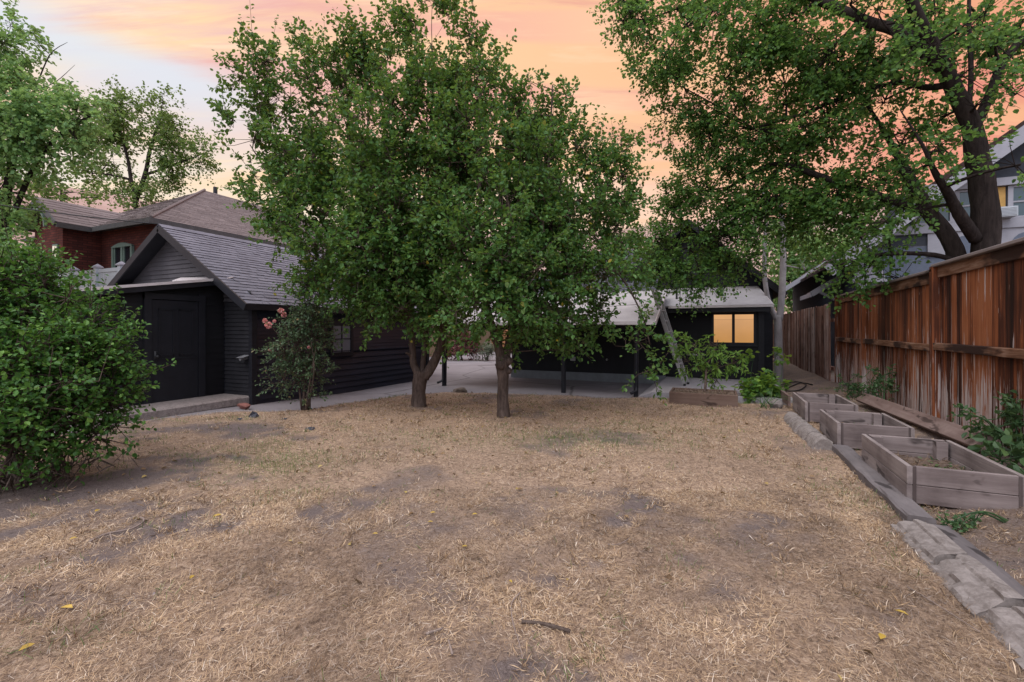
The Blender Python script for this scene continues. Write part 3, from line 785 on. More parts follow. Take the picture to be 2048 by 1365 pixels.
    mb.box(-8.71, ym - .015, z0, -8.672, ym + .015, z1); mb.box(-8.71, y0, zm - .012, -8.674, ym - .016, zm + .012); mb.box(-8.71, ym + .016, zm - .012, -8.674, y1, zm + .012)
    w = mb.build('window', M['trim_black'], r)
    mb = MB(); mb.box(-8.712, y0 + .002, z0 + .002, -8.685, y1 - .002, z1 - .002); mb.build('pane', M['glass_grey'], w)
    mb = MB()  # bent metal flap / vent hood by the corner
    mb.tube([(-8.86, 6.38, .92), (-8.86, 6.22, .9)], [.035, .035], 8)
    mb.slab([(-8.95, 6.385, .98), (-8.76, 6.385, .98), (-8.76, 6.2, .93), (-8.95, 6.2, .93)], .01)
    mb.build('vent_hood', plain('grey_hood_metal', (.16, .16, .17), .5, .4), r)
    return r
shed()

# ------------------------------------------------------------------ black house with porch roof
WY = 14.3
def house():
    r = thing('black_house', 'low black clapboard house with a lit yellow window behind the planter', 'house', (-2, 17, 0))
    mb = MB()
    mb.box(-6.36, WY + .02, -.4, -1.35, 22, 2.6); mb.box(-1.348, WY + .02, -.4, 1.2, 22, 2.38)
    clap(mb, (-6.38, WY), (-1.35, WY), .13, 2.66, .13, (0, -1), nseg=6)
    clap(mb, (-1.3, WY), (1.2, WY), .12, 2.3, .13, (0, -1), nseg=4)
    clap(mb, (-1.33, WY + .0), (-1.3, WY), .12, 2.6, .13, (0, -1), nseg=1)
    mb.build('wall', M['black'], r)
    mb = MB()
    mb.box(1.1, WY - .03, .1, 1.2, WY + .02, 2.3); mb.box(1.2, WY - .03, .1, 1.24, WY + .6, 2.3)
    mb.build('corner_board', M['trim_black'], r)
    mb = MB(); mb.box(-6.4, WY - .05, -.4, -1.34, WY + .015, .13); mb.build('footing', M['concrete_edge'], r)
    # main gable body
    GY = 15.0
    mb = MB()
    mb.box(1.2, GY + .02, -.3, 1.5, 26, 2.66)
    clap(mb, (1.2, GY), (1.52, GY), 0, 2.42, .15, (0, -1), nseg=3)
    apx, apz = -.75, 4.75
    slope = .9
    def span(z):
        hw = (apz - z) / slope
        return ((apx - hw + 5) / 8, (min(apx + hw, 1.52) + 5) / 8)
    clap(mb, (-5, GY), (3, GY), 2.4, 4.65, .15, (0, -1), span)
    mb.poly([(apx - 2.6, GY + .02, 2.4), (1.5, GY + .02, 2.4), (1.5, GY + .02, apz - 2.25 * slope), (apx, GY + .02, apz - .02)])
    mb.build('gable', M['charcoal_dark'], r)
    mb = MB(); ey = GY - .35
    rx = apx + 2.55; rz = apz - 2.55 * slope; lx = apx - 2.6; lz = apz - 2.6 * slope
    shingles(mb, (rx, 23, rz + .1), (rx, ey, rz + .1), (apx, 23, apz + .1), (apx, ey, apz + .1), .16, (.3, .6))
    shingles(mb, (lx, ey, lz + .1), (lx, 19, lz + .1), (apx, ey, apz + .1), (apx, 19, apz + .1), .16, (.3, .6))
    # wide slope facing the yard with a hip at its left end
    shingles(mb, (-6.9, WY - .3, 2.66), (-1.6, WY - .3, 2.66), (-4.6, 17.6, 4.55), (-1.6, 17.6, 4.55), .15, (.2, .4))
    shingles(mb, (-6.9, 22, 2.66), (-6.9, WY - .3, 2.66), (-4.6, 22, 4.55), (-4.6, 17.6, 4.55), .15, (.2, .4))
    roof = mb.build('roof', M['shingle_dark'], r)
    mb = MB()
    mb.slab([(-6.88, WY - .29, 2.65), (-1.6, WY - .29, 2.65), (-1.6, 17.6, 4.53), (-4.6, 17.6, 4.53)], .06)
    mb.slab([(-6.88, 22, 2.65), (-6.88, WY - .29, 2.65), (-4.6, 17.6, 4.53), (-4.6, 22, 4.53)], .06)
    mb.slab([(rx, 23, rz + .09), (rx, ey, rz + .09), (apx, ey, apz + .09), (apx, 23, apz + .09)], .05)
    mb.slab([(lx, 19, lz + .09), (lx, ey, lz + .09), (apx, ey, apz + .09), (apx, 19, apz + .09)], .05)
    mb.bar((rx, ey - .02, rz), (apx, ey - .02, apz), .04, .17); mb.bar((lx, ey - .02, lz), (apx - .005, ey - .02, apz), .04, .17)
    mb.build('fascia', M['trim_black'], r)
    # porch roof of pale rolled roofing
    mb = MB()
    mb.slab([(-1.62, 13.55, 2.17), (1.38, 13.55, 2.17), (1.12, 15.0, 2.78), (-1.62, 15.0, 2.78)], .04)
    pr = mb.build('porch_roof', M['rolled'], r)
    mb = MB(); mb.box(-1.2, 13.51, 2.1, 1.4, 13.548, 2.165); mb.bar((1.385, 13.55, 2.13), (1.125, 15, 2.74), .03, .06); mb.build('drip_edge', M['drip'], pr)
    mb = MB(); mb.box(-1.6, 13.6, 1.98, 1.33, 13.64, 2.12); mb.box(-1.6, 13.64, 2.06, 1.3, WY - .03, 2.1); mb.build('soffit', M['trim_black'], pr)
    mb = MB(); mb.tube([(-1.02, 14.1, 2.35), (-1.02, 14.1, 2.78)], .028, 8); mb.build('vent_pipe', M['iron'], r)
    # lit window (two panes)
    x0, x1, z0, z1 = -.03, .98, 1.14, 1.93
    fw = .06; y = WY - .015
    mb = MB()
    mb.box(x0 - fw, y - .05, z0 - .07, x0, y, z1 + .07); mb.box(x1, y - .05, z0 - .07, x1 + fw, y, z1 + .07)
    mb.box(x0, y - .048, z1, x1, y, z1 + .07); mb.box(x0 - .1, y - .075, z0 - .11, x1 + .1, y, z0 - .072); mb.box(x0, y - .048, z0 - .07, x1, y, z0)
    mb.box(x0 + .47, y - .045, z0, x0 + .54, y, z1)
    w = mb.build('window', M['trim_black'], r)
    mb = MB(); mb.box(x0 + .002, y - .02, z0 + .002, x0 + .468, y - .004, z1 - .002); mb.box(x0 + .542, y - .024, z0 + .002, x1 - .002, y - .004, z1 - .002)
    mb.build('pane', M['lit'], w)
    mb = MB(); mb.tube([(-.75, WY - .1, .78), (-.3, WY - .1, .78)], .03, 8); mb.tube([(-.52, WY - .1, .78), (-.52, WY - .01, .78)], .015, 6); mb.build('pipe', M['metal_light'], r)
    mb = MB(); mb.box(-4.28, WY - .07, .5, -4.12, WY - .02, .63); mb.build('junction_box', M['metal_light'], r)
    mb = MB(); mb.tube([(-3.1, WY - .016, .56), (-3.1, WY - .06, .56)], [.035, .03], 8); mb.build('tap', M['metal_light'], r)
    mb = MB(); p, rr = smooth_line([(-1.75, WY - .1, 1.1), (-1.72, WY - .12, .7), (-1.5, WY - .12, .28), (-1.25, WY - .12, .22), (-.9, WY - .14, .16)], [.012] * 5); mb.tube(p, rr, 6); mb.build('cable', M['cable'], r, True)
M['charcoal_dark'] = plain('dark_gable_paint', (.018, .018, .023), .65, .25, .3, 3)
house()

def carport():
    r = thing('carport', 'open carport with pale low sloped roof on thin black posts', 'carport', (-4.4, 12.5, -.13))
    mb = MB(); mb.slab([(-7.55, 11.0, 1.7), (-1.28, 11.0, 1.7), (-1.28, WY - .32, 2.66), (-7.55, WY - .32, 2.66)], .05)
    mb.build('roof', M['rolled'], r)
    mb = MB(); mb.box(-7.57, 10.965, 1.62, -1.28, 10.998, 1.7); mb.bar((-1.262, 10.98, 1.655), (-1.262, WY - .4, 2.61), .03, .1); mb.build('drip_edge', M['drip'], r)
    mb = MB()
    mb.box(-7.5, 11.2, 1.5, -1.4, 11.38, 1.645)
    for x in np.arange(-7.4, -1.4, .6): mb.bar((x, 11.1, 1.62), (x, WY - .4, 2.56), .05, .1)
    mb.build('rafters', M['black'], r)
    for x in (-7.2, -5.4, -3.58, -1.75):
        mb = MB(); mb.bar((x, 11.3, -.15), (x + random.uniform(-.02, .03), 11.3, 1.5), .1, .1, up=(0, 1, 0), bev=.008); mb.build('post', M['trim_black'], r)
    for x in (-7.2, -1.75):
        mb = MB(); mb.tube([(x + .02, 11.2, 1.5), (x + .02, 11.2, .12), (x + .02, 11.16, .03), (x - .08, 11.05, -.02)], .033, 8); mb.build('downspout', M['trim_black'], r)
carport()

# ------------------------------------------------------------------ ladder
def ladder():
    a = np.array((-.66, 12.35, .1)); b = np.array((-1.36, 12.12, 2.42))
    r = thing('ladder', 'aluminium ladder leaning on the carport roof edge beside the black wall', 'ladder', tuple(a))
    ax = np.array((.16, 1.0, 0)); ax /= np.linalg.norm(ax); hw = .2
    t = (b - a); t /= np.linalg.norm(t); nrm = np.cross(ax, t)
    for s in (-1, 1):
        mb = MB(); mb.bar(a + ax * s * hw, b + ax * s * hw, .03, .08, up=nrm, bev=.005)
        mb.bar(a + ax * s * (hw - .035) + t * .6 - nrm * .03, b + ax * s * (hw - .035) + t * .12 - nrm * .03, .025, .07, up=nrm)
        mb.build('rail', M['metal_light'], r)
    L = np.linalg.norm(b - a)
    for i in range(1, 9):
        c = a + t * (L * i / 8.6); mb = MB()
        mb.tube([c - ax * (hw - .01), c + ax * (hw - .01)], .018, 8)
        mb.bar(c - ax * (hw - .01), c + ax * (hw - .01), .03, .012, up=nrm)
        mb.build('rung', M['metal_light'], r)
    for s in (-1, 1):
        mb = MB(); c = a + ax * s * hw; mb.bar(c + np.array((0, 0, -.0)), c + np.array((0, 0, .05)), .06, .09, up=(0, 1, 0)); mb.build('foot', M['cable'], r)
ladder()

# ------------------------------------------------------------------ fences on the right
def tall_fence():
    r = thing('board_fence', 'tall red brown stained board fence with grey bleached streaks and cap rail', 'fence', (2.85, 8.5, .2))
    X0 = 2.85
    posts = [4.3, 8.2, 11.5, 13.75]
    for p in posts[0:]:
        mb = MB(); mb.box(X0 - .095, p - .05, .02, X0 - .005, p + .045, 2.38 if p < 9 else 2.33); mb.build('post', M['fence'], r)
    ends = [0.2] + posts
    for i in range(len(ends) - 1):
        a, b = ends[i] + .05, ends[i + 1] - .05
        top = 2.37 if i < 2 else 2.31
        mb = MB(); y = a - .05
        zb0 = .2 if i < 2 else .14
        while y < b + .045:
            w = random.uniform(.132, .142); y2 = min(y + w, b + .049)
            ta = random.uniform(-.004, .004); lean = random.uniform(-.006, .006)
            bot = zb0 + random.uniform(-.02, .03)
            x = X0 + ta
            mb.hexa([(x, y + .002, bot), (x + .018, y + .002, bot), (x + .018, y2 - .003, bot), (x, y2 - .003, bot),
                     (x, y + .002 + lean, top), (x + .018, y + .002 + lean, top), (x + .018, y2 - .003 + lean, top), (x, y2 - .003 + lean, top)])
            y = y2
        mb.build('board_panel', M['fence'], r)
        mb = MB(); mb.bar((X0 - .045, a, 1.25 + random.uniform(-.015, .015)), (X0 - .045, b, 1.27), .085, .1, bev=.008); mb.build('rail', M['rail'], r)
        mb = MB(); mb.bar((X0 - .02, a, top - .075), (X0 - .02, b + .04, top - .075), .034, .15, bev=.006); mb.build('rail', M['rail'], r)
        mb = MB(); mb.bar((X0 - .01, a - .06, top + .02), (X0 - .01, b + .05, top + .02), .17, .04, bev=.006); mb.build('cap', M['capwood'], r)
    mb = MB(); mb.bar((X0 - .03, 5.0, .14), (X0 - .03, 13.6, .1), .04, .22, bev=.006); mb.build('kickboard', M['timber'], r)
tall_fence()
def low_fence():
    r = thing('picket_fence', 'weathered grey brown board fence running back beside the black house', 'fence', (2.72, 18, .1))
    mb = MB(); y = 13.85; i = 0
    while y < 30.8:
        w = random.uniform(.1, .15); x = 2.7 + random.uniform(-.012, .012) + .03 * math.sin(y * 1.3)
        top = 2.17 + random.uniform(-.03, .03); le = random.uniform(-.012, .012); b = .05 + random.uniform(-.03, .05)
        mb.hexa([(x, y + .004, b), (x + .02, y + .004, b), (x + .02, y + w - .004, b), (x, y + w - .004, b),
                 (x + le, y + .004 + le, top), (x + .02 + le, y + .004 + le, top), (x + .02 + le, y + w - .004 + le, top), (x + le, y + w - .004 + le, top)])
        y += w
    mb.build('board_panel', M['weathered'], r)
    for z in (.5, 1.75):
        mb = MB(); mb.bar((2.79, 13.9, z), (2.79, 30.7, z), .05, .09); mb.build('rail', M['weathered'], r)
low_fence()

# ------------------------------------------------------------------ garden beds
def gz(x, y):
    return float(lawn_z(np.array([float(x)]), np.array([float(y)]))[0])
def raised_bed(label, x0, x1, y0, y1, zb, zt, rows, post_y=True):
    r = thing('raised_bed', label, 'garden bed', ((x0 + x1) / 2, (y0 + y1) / 2, zb), 'wooden raised beds along the fence')
    th = .038; h = (zt - zb) / rows
    for i in range(rows):
        a = zb + i * h + .002; b = zb + (i + 1) * h - .002; o = random.uniform(-.003, .003)
        zc = (a + b) / 2
        for x, nm in ((x0 + th / 2 + o, 'side_board'), (x1 - th / 2 + o, 'side_board')):
            mb = MB(); mb.bar((x, y0 + .0, zc), (x, y1, zc), th, b - a, bev=.004); mb.build(nm, M['bedy'], r)
        for y in (y0 + th / 2 - .001, y1 - th / 2):
            mb = MB(); mb.bar((x0 + th + .022, y + o, zc), (x1 - th - .022, y + o, zc), th, b - a, bev=.004); mb.build('end_board', M['bedx'], r)
    for y, s in ((y0 + .012, 1), (y1 - .012, -1)):
        for x in (x0 + th + .011, x1 - th - .011):
            mb = MB(); mb.box(x - .011, y - .018, zb + .001, x + .0105, y + .02, zt - .004); mb.build('corner_strip', M['bedpost'], r)
    for x in (x0 + th + .07, x1 - th - .07):
        mb = MB(); mb.box(x - .045, y1 - th - .092, zb + .01, x + .045, y1 - th - .002, zt - .006); mb.build('corner_post', M['bedx'], r)
    mb = MB(); n = 9
    gx_ = np.linspace(x0 + th, x1 - th, n); gy_ = np.linspace(y0 + th, y1 - th, n)
    vs = [(a, b, zb + .12 + random.uniform(-.015, .02)) for b in gy_ for a in gx_]
    mb.add(vs, [(j * n + i, j * n + i + 1, (j + 1) * n + i + 1, (j + 1) * n + i) for j in range(n - 1) for i in range(n - 1)])
    mb.build('soil', M['soil'], r, True)
    # dry grass and a few weeds inside
    k = 420
    P = np.stack([rng.uniform(x0 + .08, x1 - .08, k), rng.uniform(y0 + .08, y1 - .08, k), np.full(k, zb + .125)], 1)
    D = norm(np.stack([rng.normal(0, 1, k), rng.normal(0, 1, k), np.abs(rng.normal(.25, .3, k))], 1))
    o = leaf_object('dead_grass', P, D, rng.normal(0, 1, (k, 3)) + np.array((0, 0, 1)), rng.uniform(.04, .09, k), .04, M['straw'], r); o['kind'] = 'stuff'
    k = 60; c = np.array((rng.uniform(x0 + .2, x1 - .2), rng.uniform(y0 + .4, y1 - .3), zb + .13))
    P = c + rng.normal(0, 1, (k, 3)) * np.array((.13, .2, .008)); D = norm(rng.normal(0, 1, (k, 3)) * np.array((1, 1, .5)) + np.array((0, 0, .5)))
    o = leaf_object('weed', P, D, rng.normal(0, .4, (k, 3)) + np.array((0, 0, 1)), rng.uniform(.025, .06, k), .3, M['leaf_weed'], r); o['kind'] = 'stuff'
raised_bed('nearest grey board garden bed, two boards high, at the right edge of the lawn', 1.46, 2.2, 4.8, 6.08, .06, .37, 2)
raised_bed('middle grey board garden bed, between the nearest bed and the farthest small bed', 1.38, 2.13, 6.76, 7.8, .05, .355, 1)
raised_bed('farthest grey board garden bed by the fence, nearly empty of soil', 1.31, 2.0, 8.5, 9.78, .04, .35, 1)

def planter_box():
    x0, x1, y0, y1, zb, zt = -.84, .4, 9.66, 10.42, -.02, .25
    r = thing('planter_box', 'brown wooden planter box at the far edge of the lawn holding a small peach tree', 'planter', ((x0 + x1) / 2, (y0 + y1) / 2, zb))
    for y in (y0, y1):
        mb = MB(); mb.bar((x0, y, (zb + zt) / 2), (x1, y, (zb + zt) / 2), .04, zt - zb, bev=.004); mb.build('end_board', M['planter'], r)
    for x in (x0 + .02, x1 - .02):
        mb = MB(); mb.bar((x, y0 + .022, (zb + zt) / 2 + .003), (x, y1 - .022, (zb + zt) / 2 + .003), .04, zt - zb, bev=.004); mb.build('side_board', M['planter'], r)
    mb = MB(); n = 8
    vs = [(x0 + .04 + (x1 - x0 - .08) * i / (n - 1), y0 + .022 + (y1 - y0 - .044) * j / (n - 1), zt - .04 + random.uniform(-.015, .03)) for j in range(n) for i in range(n)]
    mb.add(vs, [(j * n + i, j * n + i + 1, (j + 1) * n + i + 1, (j + 1) * n + i) for j in range(n - 1) for i in range(n - 1)])
    mb.build('soil', M['soil'], r, True)
    k = 500; P = np.stack([rng.uniform(x0 + .06, x1 - .06, k), rng.uniform(y0 + .05, y1 - .05, k), np.full(k, zt - .02)], 1)
    D = norm(np.stack([rng.normal(0, 1, k), rng.normal(0, 1, k), np.abs(rng.normal(.2, .3, k))], 1))
    o = leaf_object('dead_grass', P, D, rng.normal(0, 1, (k, 3)) + np.array((0, 0, 1)), rng.uniform(.04, .08, k), .05, M['straw'], r); o['kind'] = 'stuff'
planter_box()

# plank lying behind the beds
mb = MB(); mb.bar((2.36, 9.85, .31), (2.54, 6.3, .33), .19, .05, up=(-.7, 0, .8), bev=.005)
mb.build('plank', M['beam']); tag(bpy.data.objects['plank'], 'long red brown plank lying between the garden beds and the fence', 'plank')
# low red edging board by the vine
mb = MB(); mb.bar((1.28, 9.95, .16), (1.18, 13.6, .14), .04, .2, bev=.004); tag(mb.build('edging_board', M['beam']), 'low red edging board behind the leafy squash vine', 'edging board')
# timber edging along the lawn
def timber(a, b, w, h, label):
    mb = MB(); pts = 14
    a = np.array(a); b = np.array(b)
    pts_ = [a]
    for i in range(1, pts):
        nxt = a + (b - a) * i / (pts - 1) + np.array((random.uniform(-.008, .008), 0, random.uniform(-.008, .006)))
        if i == pts - 1: nxt = b
        pts_.append(nxt)
    r_ = np.array((1.0, 0, 0)); sec = [(-.5, -.5), (.5, -.5), (.5, .4), (.42, .5), (-.42, .5), (-.5, .4)]
    for p in pts_:
        for u, v in sec: mb.v.append((p[0] + u * w + random.uniform(-.006, .006), p[1], p[2] + v * h + (random.uniform(-.006, .006) if v > 0 else 0)))
    for i in range(len(pts_) - 1):
        for j in range(6): mb.f.append([i * 6 + j, i * 6 + (j + 1) % 6, i * 6 + 6 + (j + 1) % 6, i * 6 + 6 + j]); mb.m.append(0)
    mb.f.append([5, 4, 3, 2, 1, 0]); mb.m.append(0); k = (len(pts_) - 1) * 6; mb.f.append([k + j for j in range(6)]); mb.m.append(0)
    tag(mb.build('edging_timber', M['timber']), label, 'edging timber', 'grey timbers edging the lawn')
timber((1.4, 6.7, .02), (1.41, 4.35, .03), .17, .15, 'long grey edging timber at the foot of the garden beds')
timber((1.5, 4.34, .0), (1.56, 1.6, .01), .14, .13, 'grey edging timber behind the moulded curb blocks in the near corner')

def curb_block(c0, c1, w, h, label, prof, group, seed):
    random.seed(seed)
    c0 = np.array(c0); c1 = np.array(c1); t = c1 - c0; L = np.linalg.norm(t); t /= L; r = np.cross(t, (0, 0, 1)); mb = MB(); k = 14; n = len(prof)
    cut = random.uniform(-.06, .06); cut2 = random.uniform(-.06, .06)
    for i in range(k + 1):
        f = i / k
        for j, (u, v) in enumerate(prof):
            end = cut * (u) if i == 0 else (cut2 * u if i == k else 0)
            chip = .985 if 0 < i < k else .93
            nz = .03 * (vnoise(np.array([seed * 7.1 + f * 6]), np.array([j * .9]))[0] - .5)
            p = c0 + t * (L * f + end) + r * (u * w / 2 * chip + nz) + np.array((0, 0, v * h * chip + nz))
            mb.v.append(tuple(p))
    for i in range(k):
        for j in range(n - 1):
            a = i * n + j; mb.f.append([a, a + n, a + n + 1, a + 1]); mb.m.append(0)
    mb.f.append([j for j in range(n)]); mb.m.append(0); mb.f.append([k * n + j for j in reversed(range(n))]); mb.m.append(0)
    tag(mb.build('curb_block', M['curb']), label, 'curb block', group)
# moulded profile: two steps on the lawn side, flat back
PROF = [(1, -.6), (1, .6), (.9, .95), (.4, 1), (.2, .95), (.14, .78), (-.2, .7), (-.5, .5), (-.6, .28), (-.85, .16), (-1, -.05), (-1, -.6)]
PROF = [(-u, v) for u, v in PROF][::-1]
labs = ['topmost moulded concrete curb block with chipped upper edge, beside the near timber', 'second moulded concrete curb block down the near lawn edge', 'third moulded curb block, longest pale one near the right edge', 'lowest moulded curb block, cut off by the right edge of the photo']
yy = [4.2, 3.66, 3.12, 2.62, 1.9]
for i in range(4):
    curb_block((1.30 + .02 * i, yy[i], .03), (1.31 + .02 * i, yy[i + 1] + .012, .03 + .012 * (i % 2)), .25, .1, labs[i], PROF, 'moulded concrete curb blocks in the near corner', i + 1)
ROUND = [(math.cos(a), -.5 + 1.5 * math.sin(a)) for a in np.linspace(0, math.pi, 12)]
labs = ['rounded curb block nearest the middle bed, with blunt cut end', 'second rounded curb block from the timber end', 'third rounded curb block beside the farthest bed', 'last small rounded curb block beside the squash vine']
yy = [6.72, 7.2, 7.7, 8.2, 8.75]
for i in range(4):
    curb_block((1.24 - .025 * i, yy[i], .03), (1.22 - .025 * i, yy[i + 1] - .012, .03), .27, .12, labs[i], ROUND[::-1], 'rounded curb blocks by the far beds', i + 11)
random.seed(9)

def rock(name, c, r, mat, label, cat, seed, sub=2, group=None):
    g = np.random.default_rng(seed)
    import bmesh
    bm = bmesh.new(); bmesh.ops.create_icosphere(bm, subdivisions=3, radius=1)
    V = np.array([v.co[:] for v in bm.verts]); Fc = [[v.index for v in f.verts] for f in bm.faces]; bm.free()
    for _ in range(9):
        d = norm(g.normal(0, 1, 3)); o = g.uniform(.55, .85); s = V @ d; V = V - np.outer(np.maximum(0, s - o), d)
    V = V * (1 + .05 * g.normal(0, 1, (len(V), 1)) * .5) * np.array(r) + np.array(c)
    mb = MB(); mb.add(V, Fc); return tag(mb.build(name, mat), label, cat, group)
p = at(917, 772, 11.4)
rock('boulder', (p[0], p[1], -.05), (.23, .17, .14), M['rock'], 'rounded brown boulder on the driveway edge between the two trees', 'rock', 4)
p = at(1565, 838, 7.8); rock('stone', (p[0] - .02, p[1] + .9, .08), (.14, .12, .1), M['curb'], 'brown stone lump at the end of the rounded curb beside the squash vine', 'rock', 8)
p = at(503, 812, 8.9); rock('brick_chunk', (p[0], p[1] - .15, .02), (.2, .09, .07), M['redbrick_piece'], 'worn red half brick by the shed corner', 'brick', 5)
for i, (px, py, s, lb) in enumerate([(507, 833, .1, 'upright dark slate chip on the grass in front of the shed corner'), (478, 838, .06, 'small flat slate chip left of the upright chip'), (620, 859, .09, 'flat dark slate chip in front of the rose bush'), (568, 838, .06, 'thin slate sliver between the upright chip and the rose bush')]):
    d = F * 1.47 / (py - 660); q = at(px, py, d)
    mb = MB(); z = gz(q[0], q[1])
    mb.add([(q[0] - s, q[1] - .3 * s, z), (q[0] + s, q[1] - .5 * s, z), (q[0] + .6 * s, q[1] + .6 * s, z + .01), (q[0] - .5 * s, q[1] + .5 * s, z), (q[0] - .3 * s, q[1], z + s * (1.0 if i == 0 else .35)), (q[0] + .2 * s, q[1] + .05, z + s * (.7 if i == 0 else .3))],
           [(3, 2, 1, 0), (0, 1, 5, 4), (1, 2, 5), (2, 3, 4, 5), (3, 0, 4)])
    tag(mb.build('slate_chip', M['slate']), lb, 'slate chip', 'slate chips on the lawn edge')

def ground_pt(px, py, up=0.0):
    d = F * 1.485 / (py - 660); q = at(px, py, d); return np.array((q[0], q[1], gz(q[0], q[1]) + up))
def stick(name, pix, r0, r1, mat, label, cat, fork=None):
    pts = [ground_pt(x, y, r0 + .012) for x, y in pix]; p, r = smooth_line(pts, list(np.linspace(r0, r1, len(pts))))
    mb = MB(); mb.tube(p, r, 7, wob=.12)
    if fork:
        p, r = smooth_line([ground_pt(x, y, r1 + .012) for x, y in fork], list(np.linspace(r1, r1 * .6, len(fork)))); mb.tube(p, r, 6, wob=.1)
    tag(mb.build(name, mat, None, True), label, cat, 'fallen twigs on the lawn')
stick('fallen_stick', [(1043, 1249), (1085, 1252), (1140, 1268)], .0085, .0095, M['stick'], 'short thick dark stick lying on the near lawn', 'stick')
stick('fallen_twig', [(1040, 1190), (1023, 1212), (1026, 1250), (1038, 1290), (1046, 1325)], .0045, .0025, M['twig'], 'thin curved grey twig beside the dark stick', 'twig', [(1040, 1195), (1044, 1225), (1046, 1250)])
stick('fallen_twig', [(180, 1092), (215, 1076), (262, 1066), (286, 1052), (285, 1044), (268, 1042)], .008, .005, M['twig'], 'hooked pale twig on the left of the lawn', 'twig', [(220, 1075), (224, 1092), (218, 1110)])
stick('fallen_twig', [(1815, 1185), (1850, 1205), (1900, 1238), (1960, 1275)], .004, .0025, M['twig'], 'long straight pale twig near the moulded curb', 'twig')
stick('fallen_twig', [(852, 1281), (886, 1270)], .006, .006, M['twig'], 'short grey twig left of the dark stick', 'twig')
stick('fallen_twig', [(897, 1292), (905, 1318)], .005, .006, M['twig'], 'short upright looking pale twig below the short grey twig', 'twig')
stick('fallen_twig', [(1215, 1095), (1240, 1094), (1260, 1084)], .004, .003, M['twig'], 'small bent brown twig on a bare patch', 'twig')
stick('black_hose', [(1556, 776), (1590, 771), (1612, 779), (1598, 786), (1570, 783), (1600, 774), (1625, 781)], .014, .014, M['cable'], 'black hose coiled on the soil behind the farthest bed', 'hose')
bpy.data.objects['black_hose'].pop('group', None)
YL = [(425, 1042, 1), (122, 1232, 1), (70, 1306, .8), (388, 1163, .5), (190, 1030, .7), (138, 1088, .6), (860, 1035, .6), (955, 1037, .6), (866, 1053, .5), (1788, 1228, .9), (1767, 1278, .8), (756, 1078, .5), (935, 1100, .5), (1018, 1165, .35)]
YN = ['large yellow leaf on the left lawn below the green tufts', 'long yellow leaf near the left edge of the lawn', 'yellow leaf at the bottom left corner of the lawn', 'tiny yellow leaf in the middle of the left lawn', 'yellow leaf above the hooked pale twig', 'small yellow leaf left of the hooked twig', 'small orange yellow leaf in the middle of the lawn', 'small orange leaf right of the middle of the lawn', 'tiny leaf just below the orange yellow leaf mid lawn', 'pale yellow green leaf by the long straight twig', 'folded yellow leaf below the pale yellow green leaf', 'small amber leaf left of the middle of the lawn', 'small amber leaf in the middle above the curved twig', 'tiny yellow leaf above the curved grey twig']
for (px, py, s), lb in zip(YL, YN):
    g = ground_pt(px, py, .022); a = random.uniform(0, 6.28)
    P = np.array([g]); 
    tag(leaf_object('fallen_leaf', P, np.array([[math.cos(a), math.sin(a), .1]]), np.array([[.15, .1, 1.0]]), np.array([.048 * s + .016]), .3, M['leaf_yellow']), lb, 'leaf', 'yellow leaves fallen on the lawn')

